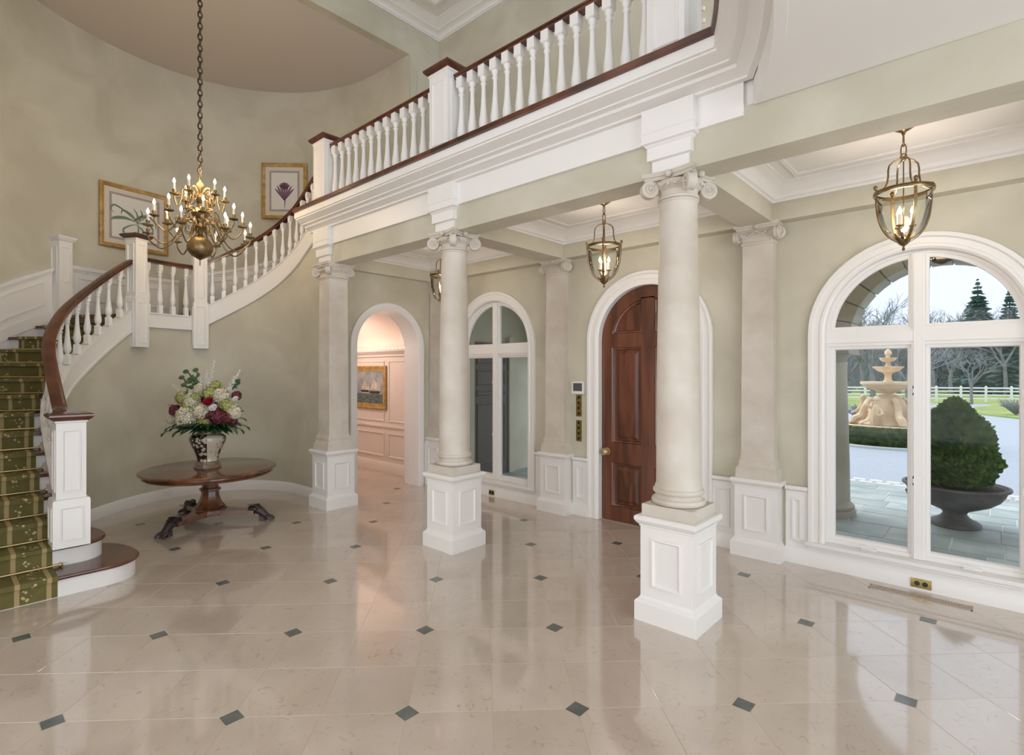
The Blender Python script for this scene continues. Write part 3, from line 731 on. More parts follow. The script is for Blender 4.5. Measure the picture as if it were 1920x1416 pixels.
# ================================================================== COLUMNS AND PILASTERS
PED = [(.205,0),(.205,.118),(.198,.128),(.185,.138),(.176,.155),(.176,.60),(.182,.604),(.182,.614),(.192,.622),(.204,.64),(.207,.645),(.207,.664),(.198,.672)]
def panel_frames(mb, faces, w=.098, z0=.225, z1=.535, hw=.176):
    """raised rectangular panel mouldings on pedestal faces; faces: 'S','E','W','N'"""
    prof = [(0,0),(0,.010),(.010,.012),(.020,.002),(.030,.0)]
    for f in faces:
        if f == 'S': m = lambda u,v,q: (u,-hw-q,v)
        elif f == 'N': m = lambda u,v,q: (-u,hw+q,v)
        elif f == 'E': m = lambda u,v,q: (hw+q,u,v)
        else: m = lambda u,v,q: (-hw-q,-u,v)
        mb.planar([(-w,z0),(w,z0),(w,z1),(-w,z1)], prof, m, closed=True)
def volute(mb, T, r=.052, wd=.05):
    """scroll: axis along local y, hanging below z=0 at x=0"""
    mb.lathe([(.001,-wd*.5),(r*.55,-wd*.5),(r*.62,-wd*.62),(r*.95,-wd*.62),(r,-wd*.5),(r*.9,0),(r,wd*.5),(r*.95,wd*.62),(r*.62,wd*.62),(r*.55,wd*.5),(.001,wd*.5)], 18, T @ Tr(0,0,-r) @ R('X',pi/2))
    for sy in (-1,1):
        sp = []
        for i in range(30):
            t = i/29*4.2*pi; rr = r*.92*(1-i/29*.86); sp.append((rr*math.sin(t), sy*wd*.55, -r+rr*math.cos(t)))
        mb.tube(sp, .0055, 5, T=T)
        mb.ball(T @ Vector((0,sy*wd*.55,-r)), .010, 8, 6)
def abacus(h0, h1, w, dip=.03, n=8):
    poly = []
    for q in range(4):
        a = q*pi/2
        for i in range(n):
            t = -1+2*i/n; x = w*t; y = -w + dip*(1-t*t)
            if abs(t) > .88: y = -w + dip*(1-t*t)
            poly.append((x*math.cos(a)-y*math.sin(a), x*math.sin(a)+y*math.cos(a)))
    return poly
def capital(z0, r):
    mb = MB()
    mb.lathe([(r,z0),(r+.012,z0+.006),(r+.012,z0+.02),(r+.002,z0+.026),(r+.004,z0+.06),(r+.025,z0+.075),(r+.04,z0+.095),(r+.035,z0+.115)], 28)
    for i in range(20):                        # egg and dart
        t = 2*pi*i/20; mb.ball(((r+.034)*math.cos(t),(r+.034)*math.sin(t),z0+.09), .013, 6, 5, 1.4)
    mb.prism(abacus(0,0,.158), z0+.125, z0+.148); mb.prism(abacus(0,0,.170,.034), z0+.148, z0+.176)
    for q in range(4):
        a = pi/4+q*pi/2
        T = Tr(.192*math.cos(a), .192*math.sin(a), z0+.128) @ R('Z', a)
        volute(mb, T, .056, .045)
        mb.tube([(.10*math.cos(a),.10*math.sin(a),z0+.11),(.16*math.cos(a),.16*math.sin(a),z0+.128),(.20*math.cos(a),.20*math.sin(a),z0+.126)], [.02,.022,.016], 6)
        b = q*pi/2; mb.ball((.150*math.cos(b),.150*math.sin(b),z0+.148), .024, 8, 6); 
        for d in (-1,1):
            mb.tube([(.15*math.cos(b),.15*math.sin(b),z0+.10),(.155*math.cos(b+d*.25),.155*math.sin(b+d*.25),z0+.085),(.155*math.cos(b+d*.5),.155*math.sin(b+d*.5),z0+.10)], .009, 5)
    return mb
IMPO = [(.122,2.868),(.122,2.948),(.130,2.951),(.146,2.954),(.146,3.036),(.152,3.040),(.160,3.052),(.178,3.058),(.180,3.064),(.180,3.072),(.172,3.076),(.172,3.275)]
def impost():
    mb = MB().sq(IMPO); mb.sq([(.173,3.118),(.176,3.121),(.176,3.127),(.173,3.130)]); return mb
def make_column(x, label, group='round limestone columns'):
    t = thing('column', label, 'column', (x,YC,0), group=group)
    pd = obj('pedestal', MB().sq(PED), 'white', t, local=True, ang=20)
    for f in 'SEWN':
        mb = MB(); panel_frames(mb, f); obj('panel', mb, 'white', pd, local=True, ang=20)
    b = MB().sq([(.168,.672),(.170,.676),(.170,.742),(.168,.745)])
    b.lathe([(.15,.745),(.163,.75),(.170,.765),(.163,.782),(.152,.787),(.148,.79),(.143,.80),(.146,.812),(.150,.814),(.157,.82),(.160,.831),(.157,.842),(.150,.847),(.147,.85),(.147,.86),(.141,.872)], 36)
    obj('base', b, 'stone', t, local=True)
    sh = [(.141,.868)] + [(.117+.022*(1-(i/14)**1.7), .885+(2.675-.885)*i/14) for i in range(15)] + [(.119,2.678),(.126,2.684),(.126,2.692),(.118,2.697)]
    obj('shaft', MB().lathe(sh, 40), 'stone', t, local=True)
    obj('capital', capital(2.695,.116), 'stone', t, local=True)
    obj('impost_block', impost(), 'white', t, local=True, ang=20)
    return t
make_column(XA, 'nearest round limestone column, in front of the mahogany door')
make_column(XB, 'middle round limestone column, in front of the arched window')
def sqcap(z0, w, hy=0.0, sides=('S',), vol=True):
    mb = MB()
    mb.sq([(w,z0),(w+.012,z0+.006),(w+.012,z0+.02),(w+.002,z0+.026),(w+.004,z0+.06),(w+.02,z0+.075),(w+.03,z0+.10),(w+.028,z0+.125)])
    mb.sq([(w+.045,z0+.125),(w+.048,z0+.14),(w+.060,z0+.148),(w+.064,z0+.176)])
    return mb
def make_pier():
    t = thing('pilaster', 'square limestone pier between the curved stair wall and the hall arch', 'column', (XC,YC,0))
    pd = obj('pedestal', MB().sq(PED), 'white', t, local=True, ang=20)
    for f in 'SE': mb = MB(); panel_frames(mb, f); obj('panel', mb, 'white', pd, local=True, ang=20)
    obj('base', MB().sq([(.165,.672),(.165,.735),(.16,.74),(.158,.755),(.15,.765),(.146,.775),(.148,.80),(.150,.815),(.143,.825),(.132,.845),(.128,.87)]), 'stone', t, local=True, ang=25)
    obj('shaft', MB().sq([(.126,.868),(.118,2.68),(.126,2.684),(.126,2.695)]), 'stone', t, local=True, ang=20)
    cp_ = sqcap(2.695,.116)
    for q in range(4):
        a = pi/4+q*pi/2; volute(cp_, Tr(.20*math.cos(a),.20*math.sin(a),2.823) @ R('Z',a), .052, .045)
    for q in range(4):
        b = q*pi/2; cp_.ball((.162*math.cos(b),.162*math.sin(b),2.845), .024, 8, 6)
        for j in range(5): 
            u = -.08+.04*j; cp_.ball((.146*math.cos(b)-u*math.sin(b),.146*math.sin(b)+u*math.cos(b),2.785), .015, 6, 5)
    obj('capital', cp_, 'stone', t, local=True)
    obj('impost_block', impost(), 'white', t, local=True, ang=20)
make_pier()
def make_wall_pilaster(x, label):
    """flat pilaster on the front wall, face at y = YW-.16"""
    t = thing('pilaster', label, 'pilaster', (x,YW,0), group='pilasters on the entrance wall')
    def hsq(prof):                          # half-depth version: y from -(w-.045) to 0
        mb = MB(); vs = []; fs = []
        for w, z in prof:
            d = w-.045; vs += [(-w,-d,z),(w,-d,z),(w,0,z),(-w,0,z)]
        for j in range(len(prof)-1):
            for i in range(4): fs.append((j*4+i,j*4+(i+1)%4,j*4+4+(i+1)%4,j*4+4+i))
        m = (len(prof)-1)*4; fs += [(3,2,1,0),(m,m+1,m+2,m+3)]; return mb.add(vs, fs)
    pd = obj('pedestal', hsq(PED), 'white', t, local=True, ang=20)
    mb = MB(); mb.planar([(-.098,.225),(.098,.225),(.098,.535),(-.098,.535)], [(0,0),(0,.010),(.010,.012),(.020,.002),(.030,.0)], lambda u,v,q: (u,-.131-q,v), closed=True)
    obj('panel', mb, 'white', pd, local=True, ang=20)
    obj('base', hsq([(.170,.672),(.170,.74),(.166,.745),(.168,.76),(.158,.77),(.15,.775),(.148,.79),(.152,.81),(.150,.82),(.14,.83),(.137,.86)]), 'stone', t, local=True, ang=25)
    obj('shaft', hsq([(.135,.858),(.125,2.69),(.132,2.692),(.132,2.70)]), 'stone', t, local=True, ang=20)
    cp_ = hsq([(.124,2.695),(.134,2.70),(.134,2.715),(.126,2.72),(.128,2.755),(.143,2.77),(.152,2.795),(.15,2.82)])
    v2 = hsq([(.165,2.82),(.168,2.835),(.180,2.843),(.184,2.868)]); cp_.add(v2.v, v2.f)
    for sx in (-1,1):
        volute(cp_, Tr(sx*.165,-.115,2.823) @ R('Z',pi/2), .052, .03); volute(cp_, Tr(sx*.165,-.06,2.823), .052, .03) if sx else None
    for j in range(5): cp_.ball((-.08+.04*j,-.10,2.785), .015, 6, 5)
    cp_.ball((0,-.125,2.84), .024, 8, 6)
    for d in (-1,1): cp_.tube([(0,-.125,2.80),(d*.05,-.118,2.775),(d*.09,-.12,2.80)], .009, 5)
    obj('capital', cp_, 'stone', t, local=True)
    return t
make_wall_pilaster(XA, 'wall pilaster between the front door and the big window')
make_wall_pilaster(-3.705, 'wall pilaster left of the front door, beside the keypad')
make_wall_pilaster(-5.80, 'wall pilaster in the corner beside the hall arch')

# ================================================================== STAIRCASE
stair = thing('staircase', 'curved white staircase with mahogany treads winding up to the gallery', 'staircase', (-5.0,.7,0))
NT = .028
def tread_poly(s0, s1, w0, w1, n=4):
    a = [pt(s0+(s1-s0)*i/n)+nr(s0+(s1-s0)*i/n)*w0 for i in range(n+1)]
    b = [pt(s0+(s1-s0)*i/n)+nr(s0+(s1-s0)*i/n)*w1 for i in range(n+1)]
    return [(p.x,p.y) for p in a] + [(p.x,p.y) for p in b[::-1]]
def bullnose(xf, ye, r, xb, lb, y0=-.3):
    """plan of a curtail step: straight front at x=xf from y0 to ye-r, rounded end"""
    pts = [(xb,y0),(xf,y0)] + [(xf-r+r*math.cos(t), ye-r+r*math.sin(t)) for t in [pi/2*i/12 for i in range(13)]]
    r2 = r*1.2
    pts += [(xf-r-lb*math.sin(t), ye-r+r*math.cos(t)) for t in [pi/2*i/8 for i in range(1,9)]]
    pts += [(xb,ye-r)]
    return pts
# first two curtail steps
st1 = bullnose(-4.880, 1.15, .22, -5.75, .45); st2 = bullnose(-5.110, .965, .17, -5.80, .38)
def grow(poly, d):
    c_ = Vector((-5.35,.3)); out = []
    n = len(poly)
    for i in range(n):
        a = Vector(poly[i-1]); b = Vector(poly[i]); c2 = Vector(poly[(i+1)%n])
        e1 = (b-a).normalized() if (b-a).length > 1e-6 else Vector((1,0)); e2 = (c2-b).normalized() if (c2-b).length > 1e-6 else e1
        n1 = Vector((e1.y,-e1.x)); n2 = Vector((e2.y,-e2.x)); q = (n1+n2)/max(.5,1+n1.dot(n2)); p = b+q*d; out.append((p.x,p.y))
    return out
for i, pl in enumerate((st1, st2)):
    z = RIS*(i+1)
    obj('riser', MB().prism(pl, RIS*i, z-NT), 'white', stair)
    gp = grow(pl, .02); g2 = grow(pl, .026); mb = MB(); n = len(pl)
    vs = [(x,y,z-NT) for x,y in gp]+[(x,y,z-NT*.7) for x,y in g2]+[(x,y,z-NT*.3) for x,y in g2]+[(x,y,z) for x,y in gp]
    fs = [tuple(range(n))[::-1], tuple(range(3*n,4*n))]
    for k in range(3):
        for j in range(n): fs.append((k*n+j,k*n+(j+1)%n,(k+1)*n+(j+1)%n,(k+1)*n+j))
    obj('tread', mb.add(vs, fs), 'mahog', stair)
for k in range(3, 15):
    s0, s1 = (k-1)*RUN, k*RUN; z = RIS*k
    obj('riser', MB().prism(tread_poly(s0, s1+.02, .03, wo(s0)-.01), max(0.0, z-RIS-.12) if k > 5 else 0.0, z-NT), 'white', stair, smooth=False)
    obj('tread', MB().prism(tread_poly(s0-.026, s1+.01, .03, wo(s0)-.01), z-NT, z), 'mahog', stair, smooth=False)
obj('riser', MB().prism(tread_poly(SP1, SP1+.06, .03, WST-.01), ZL-RIS-.1, ZL-NT), 'white', stair, smooth=False)
obj('landing', MB().prism(tread_poly(SP1-.026, SP2+.02, .03, WST-.01, 14), ZL-.10, ZL), 'mahog', stair, smooth=False)
for k in range(1, 9):
    s0, s1 = SP2+(k-1)*RUN2, SP2+k*RUN2; z = ZL+RIS2*k
    obj('riser', MB().prism(tread_poly(s0, s1+.02, .03, wo(s0)-.01), z-RIS2-.05, z-NT), 'white', stair, smooth=False)
    obj('tread', MB().prism(tread_poly(s0-.026, s1+.01, .03, wo(s0)-.01), z-NT, z), 'mahog', stair, smooth=False)
def zt(s):
    n_ = nose(s)
    if s < SP1: return min(n_+.075, ZL+.13)
    if s < SP2: return n_+.02
    return n_+.05
def ribbon(sl, zlo, zhi, w0, w1):
    mb = MB(); vs = []; fs = []
    for s in sl:
        p = off(s, w0); q = off(s, w1); a, b = zlo(s), zhi(s)
        vs += [(p.x,p.y,a),(p.x,p.y,b),(q.x,q.y,b),(q.x,q.y,a)]
    n = len(sl)
    for i in range(n-1):
        for k in range(4): fs.append((i*4+k,i*4+(k+1)%4,i*4+4+(k+1)%4,i*4+4+k))
    fs += [(0,1,2,3),((n-1)*4+3,(n-1)*4+2,(n-1)*4+1,(n-1)*4)]
    return mb.add(vs, fs)
def lin(a, b, n): return [a+(b-a)*i/n for i in range(n+1)]
e = .001
for a_, b_, n in ((.30, SP1-e, 44), (SP1+e, SP2-e, 12), (SP2+e, SGAL, 30)):
    sl = lin(a_, b_, n)
    obj('stringer', ribbon(sl, lambda s: max(.0, zb(s)), zt, -.045, .045), 'white', stair, ang=30)
    obj('stringer_cap', ribbon(sl, zt, lambda s: zt(s)+.016, -.058, .058), 'white', stair, ang=30)
    obj('stringer_bead', ribbon(sl, lambda s: max(.0, zb(s))-.006, lambda s: max(.0, zb(s))+.022, -.055, -.03), 'white', stair, ang=30)

# runner with rods
run = thing('stair_runner', 'olive green stair runner with gold floral stripes', 'carpet', (-5.0,.3,0))
def runner_mesh():
    w0, w1 = .105, .945; rows = []; v = 0.0; tpad = .007
    seq = []
    xs = [-4.885,-5.115]
    seq.append((-.0, 0.004)); 
    # rows of (s, z)
    nos = .030
    seq = [(-.022, .004), (-.024, RIS-.04), (-.052, RIS-.030), (-.052, RIS+tpad-.004), (-.040, RIS+tpad)]
    for k in range(1, 15):
        s1 = k*RUN if k > 1 else .215
        z = RIS*k
        seq += [(s1-.010, z+tpad), (s1-.012, z+RIS-.03), (s1-.036, z+RIS-.024), (s1-.036, z+RIS+tpad-.004), (s1-.026, z+RIS+tpad)]
    for i in range(1, 10): seq.append((SP1+(SP2-SP1)*i/9, ZL+tpad))
    vs = []; uvs = []; prev = None
    for s, z in seq:
        row = []
        for j in range(9):
            w = w0+(w1-w0)*j/8; p = off(s, w)
            row.append((p.x, p.y, z))
        c_ = Vector(row[4])
        if prev is not None: v += (c_-prev).length
        prev = c_
        vs += row; uvs += [(j/8, v/.84) for j in range(9)]
    fs = []
    for i in range(len(seq)-1):
        for j in range(8): fs.append((i*9+j, i*9+j+1, i*9+9+j+1, i*9+9+j))
    me = bpy.data.meshes.new('carpet'); me.from_pydata([(x*S,y*S,z*S) for x,y,z in vs], [], fs); me.materials.append(M['carpet'])
    ul = me.uv_layers.new(name='UVMap')
    for lp in me.loops: ul.data[lp.index].uv = uvs[lp.vertex_index]
    return me
ro = obj('carpet', runner_mesh(), None, run)
sol = ro.modifiers.new('thick', 'SOLIDIFY'); sol.thickness = .008; sol.offset = 1
for k in range(1, 15):
    s = (k*RUN if k > 1 else .215)-.03; a_, b_ = off(s,.06), off(s,.99); z = RIS*k+.018
    if k == 14: z += 0
    mb = MB().tube([(a_.x,a_.y,z),(b_.x,b_.y,z)], .008, 8); mb.ball((a_.x,a_.y,z), .016, 8, 6); mb.ball((b_.x,b_.y,z), .016, 8, 6)
    obj('stair_rod', mb, 'rod', run)

# ---- balusters
def baluster_mesh(h, name='baluster', sq0=.024, blk0=.10, blk1=.075):
    mb = MB()
    mb.sq([(sq0,0),(sq0,blk0),(sq0*.7,blk0+.012)]); mb.sq([(sq0*.7,h-blk1-.01),(sq0,h-blk1),(sq0,h)])
    H = h-blk0-blk1
    pr = [(.017,0),(.021,.012),(.021,.022),(.014,.032),(.014,.045),(.018,.06),(.025,.12),(.0275,.17),(.027,.23),(.022,.33),(.017,.48),(.0135,.65),(.0125,.78),(.013,.83),(.019,.85),(.019,.87),(.013,.885),(.014,.905),(.022,.94),(.022,.97),(.017,1.0)]
    mb.lathe([(r*1.22,blk0+z*H) for r,z in pr], 14)
    return mb.mesh(name, 'white', True, 40)
srail = thing('stair_balustrade', 'white turned stair balustrade with mahogany handrail and box newels', 'balustrade', (-5.12,.74,RIS*2))
RH = .665
def rz_(s):                                  # top of handrail
    if s < SP1: return max(nose(s)+.685, 1.298)
    if s < SP2: return ZL+.70
    return min(nose(s)+.66, 4.29)
bm1 = baluster_mesh(.60)
for i in range(15):
    s = .62 + i*.156
    if s > SP1-.10: break
    p = pt(s); z = zt(s)+.012; hgt = rz_(s)-.05-z
    o = obj('baluster', bm1, None, srail, (p.x,p.y,z)); o.scale = (1,1,hgt/.60); o.rotation_euler = (0,0,math.atan2(*tg(s).yx))
for i in range(4):
    s = SP1 + (SP2-SP1)*(i+1)/5; p = pt(s); z = zt(s)+.012
    o = obj('baluster', bm1, None, srail, (p.x,p.y,z)); o.scale = (1,1,(rz_(s)-.05-z)/.60); o.rotation_euler = (0,0,math.atan2(*tg(s).yx))
for i in range(14):
    s = SP2+.155+i*.137
    if s > SGAL-.02: break
    p = pt(s); z = zt(s)+.012
    o = obj('baluster', bm1, None, srail, (p.x,p.y,z)); o.scale = (1,1,(rz_(s)-.05-z)/.60); o.rotation_euler = (0,0,math.atan2(*tg(s).yx))
RAIL = [(-.034,-.055),(.034,-.055),(.034,-.038),(.028,-.034),(.028,-.028),(.038,-.022),(.040,-.010),(.032,-.002),(.014,.003),(-.014,.003),(-.032,-.002),(-.040,-.010),(-.038,-.022),(-.028,-.028),(-.028,-.034),(-.034,-.038)]
def rail(sl, grow_=1.0): return MB().sweep([(pt(s).x,pt(s).y,rz_(s)) for s in sl], [(a*grow_,b) for a,b in RAIL])
obj('handrail', rail(lin(.20, SP1-.06, 60), 1.25), 'mahog', srail)
obj('handrail', rail(lin(SP1+.07, SP2-.07, 12)), 'mahog', srail)
obj('handrail', rail(lin(SP2+.07, SGAL+.10, 40)), 'mahog', srail)
# box newels
def newel(x, y, z0, z1, w, zsplit, rzv, wl_=None, name='newel_post', cap='mahog', drop=None):
    """square newel: lower block (wider) then shaft, panels, cap; local frame rotated rzv"""
    mb = MB(); wl_ = wl_ or w*1.18; h = z1-z0; zs_ = zsplit-z0
    mb.sq([(wl_,0),(wl_,zs_-.02),(wl_*.96,zs_-.006),(w,zs_),(w,h-.02),(w+.008,h-.012),(w+.008,h)])
    o = obj(name, mb, 'white', srail, (x,y,z0), ang=20); o.rotation_euler = (0,0,rzv)
    pf = [(0,0),(0,-.006),(.008,-.007),(.014,.0)]
    pm = MB()
    for f in range(4):
        a_ = f*pi/2; ca, sa = math.cos(a_), math.sin(a_)
        for ww, za, zb2 in ((w, zs_+.05, h-.07),(wl_, .05, zs_-.06)):
            if zb2-za < .08: continue
            pm.planar([(-ww*.62,za),(ww*.62,za),(ww*.62,zb2),(-ww*.62,zb2)], pf, lambda u,v,q,ww=ww,ca=ca,sa=sa: (u*ca-(-ww+q)*sa, u*sa+(-ww+q)*ca, v), closed=True)
    obj('panel', pm, 'white', o, local=True, ang=20)
    c_ = MB().sq([(w+.012,h-.002),(w+.03,h+.012),(w+.044,h+.03),(w+.044,h+.042),(w+.03,h+.052),(w*.6,h+.058)])
    obj('cap', c_, cap, o, local=True, ang=20)
    return o
newel(-5.12, .74, RIS*2, 1.235, .088, .66, 0.0, .110)
a1 = math.atan2(*tg(SP1).yx); a2_ = math.atan2(*tg(SP2).yx)
p1 = pt(SP1) - nr(SP1)*.02; p2 = pt(SP2) - nr(SP2)*.02
newel(p1.x, p1.y, 1.885, 3.17, .076, 2.48, a1, .088)
newel(p2.x, p2.y, 1.895, 3.17, .076, 2.50, a2_, .088)

# ---- outer wall wainscot, rail and half newel
wsc = []
def wpanel(sl, ztop, zbot, name, label):
    mb = MB(); vs = []; fs = []
    def add(rb): mb.add(rb.v, rb.f)
    w_in = lambda s: wo(s)-.004
    def rib(sl2, zl, zh, d0, d1):
        m2 = MB(); vs = []; fs = []
        for s in sl2:
            p = off(s, wo(s)-d0); q = off(s, wo(s)-d1); vs += [(p.x,p.y,zl(s)),(p.x,p.y,zh(s)),(q.x,q.y,zh(s)),(q.x,q.y,zl(s))]
        n = len(sl2)
        for i in range(n-1):
            for k in range(4): fs.append((i*4+k,i*4+(k+1)%4,i*4+4+(k+1)%4,i*4+4+k))
        fs += [(0,1,2,3),((n-1)*4+3,(n-1)*4+2,(n-1)*4+1,(n-1)*4)]; m2.add(vs, fs); add(m2)
    rib(sl, zbot, ztop, .0, .022)
    rib(sl, lambda s: ztop(s)-.015, lambda s: ztop(s)+.03, .0, .05); rib(sl, lambda s: ztop(s)-.04, lambda s: ztop(s)-.015, .0, .034)
    rib(sl, lambda s: nose(s)+.0, lambda s: nose(s)+.13, .0, .036); rib(sl, lambda s: nose(s)+.13, lambda s: nose(s)+.15, .0, .03)
    a_, b_ = sl[0], sl[-1]; L_ = b_-a_; np_ = max(1, round(L_/.75)); 
    for i in range(np_):
        pa = a_+L_*i/np_+.07; pb = a_+L_*(i+1)/np_-.07
        for zl, zh in ((lambda s: nose(s)+.22, lambda s: nose(s)+.235),(lambda s: ztop(s)-.125, lambda s: ztop(s)-.11)):
            rib(lin(pa,pb,8), zl, zh, .0, .034)
        for q in (pa, pb): rib([q-.007,q+.007], lambda s: nose(s)+.22, lambda s: ztop(s)-.11, .0, .034)
    return struct(name, mb, 'white', label)
chair = lambda s: nose(s)+.61
wpanel(lin(.1, SP1-.10, 40), chair, lambda s: max(0, nose(s)-.3), 'trim_7', 'white raked wainscot beside the lower stair flight')
wpanel(lin(SP1+.02, SP2-.02, 14), chair, lambda s: nose(s)-.1, 'trim_8', 'white wainscot behind the stair landing')
wpanel(lin(SP2+.02, SGAL-.05, 30), chair, lambda s: nose(s)-.2, 'trim_9', 'white raked wainscot beside the upper stair flight')
hp = off(SP1-.05, wo(SP1)-.05)
hn = thing('half_newel', 'white half newel against the stair wall below the left picture', 'post', (hp.x,hp.y,ZL-.3), a1)
mb = MB().sq([(.085,0),(.085,.62),(.078,.64),(.078,1.20),(.09,1.205),(.10,1.22),(.112,1.24),(.112,1.255),(.1,1.262)])
obj('shaft', mb, 'white', hn, local=True, ang=20)
mb = MB()
for f in range(4):
    ca, sa = math.cos(f*pi/2), math.sin(f*pi/2)
    mb.planar([(-.045,.70),(.045,.70),(.045,1.13),(-.045,1.13)], [(0,0),(0,-.006),(.008,-.007),(.014,.0)], lambda u,v,q,ca=ca,sa=sa: (u*ca-(-.078+q)*sa, u*sa+(-.078+q)*ca, v), closed=True)
obj('panel', mb, 'white', hn, local=True, ang=20)

# ================================================================== GALLERY RAILING
gal = thing('gallery_balustrade', 'white gallery balustrade with mahogany rails above the columns', 'balustrade', (-3.68,3.26,ZG))
YB = 3.235
shoe = MB().sweep(pz(0), [(0.0,3.47),(.012,3.478),(.012,3.512),(0,3.522),(-.14,3.522),(-.14,3.47)])
obj('shoe_rail', shoe, 'mahog', gal)
ZS = ZG+.005; ZR = 4.25
plinth = MB().box(XC+.1, XA-.1, YB-.06, YB+.06, ZG-.005, ZS+.02); obj('baluster_plinth', plinth, 'white', gal)
gb = baluster_mesh(ZR-.05-ZS-.02, 'baluster', .030, .11, .085)
for o_ in (gb,): 
    for v in o_.vertices: v.co.x *= 1.18; v.co.y *= 1.18
for x0, x1, n in ((XC,XB,13),(XB,XA,14)):
    a_, b_ = x0+.125, x1-.125; dx = (b_-a_)/n
    for i in range(n): obj('baluster', gb, None, gal, (a_+dx*(i+.5), YB, ZS+.02))
for x in (XC, XB, XA):
    w = .125; h = 4.29-ZG
    mb = MB().sq([(w+.012,0),(w+.012,.09),(w,.10),(w,h-.03),(w+.008,h-.022),(w+.008,h)])
    o = obj('gallery_post', mb, 'white', gal, (x,YB+.02,ZG), ang=20)
    pm = MB()
    for f in range(4):
        ca, sa = math.cos(f*pi/2), math.sin(f*pi/2)
        pm.planar([(-.085,.15),(.085,.15),(.085,h-.09),(-.085,h-.09)], [(0,0),(0,-.007),(.010,-.008),(.016,.0)], lambda u,v,q,ca=ca,sa=sa: (u*ca-(-.125+q)*sa, u*sa+(-.125+q)*ca, v), closed=True)
    obj('panel', pm, 'white', o, local=True, ang=20)
    obj('cap', MB().sq([(w+.012,h-.002),(w+.03,h+.012),(w+.044,h+.03),(w+.044,h+.045),(w+.03,h+.055),(w*.6,h+.06)]), 'mahog', o, local=True, ang=20)
for x0, x1 in ((XC,XB),(XB,XA)):
    obj('handrail', MB().sweep([(x0+.12,YB,ZR),(x1-.12,YB,ZR)], RAIL), 'mahog', gal)
# beyond the last post the rail follows the curved edge
inner = []
for i in range(1, len(path)):
    a_ = (path[i]-path[i-1]).normalized(); b_ = (path[i+1]-path[i]).normalized() if i < len(path)-1 else a_
    n1 = Vector((-a_.y,a_.x)); n2 = Vector((-b_.y,b_.x)); n = (n1+n2)/(1+n1.dot(n2)); inner.append(path[i]+n*(YB-YS))
curve_pts = [Vector((XA+.12,YB))] + inner
obj('handrail', MB().sweep([(p.x,p.y,ZR) for p in curve_pts], RAIL), 'mahog', gal)
acc = 0.0; nxt = .20
for i in range(1, len(curve_pts)):
    a_, b_ = curve_pts[i-1], curve_pts[i]; L_ = (b_-a_).length
    while nxt <= acc+L_ and nxt < 2.2:
        p = a_.lerp(b_, (nxt-acc)/L_); obj('baluster', gb, None, gal, (p.x,p.y,ZS+.02)); nxt += .14
    acc += L_

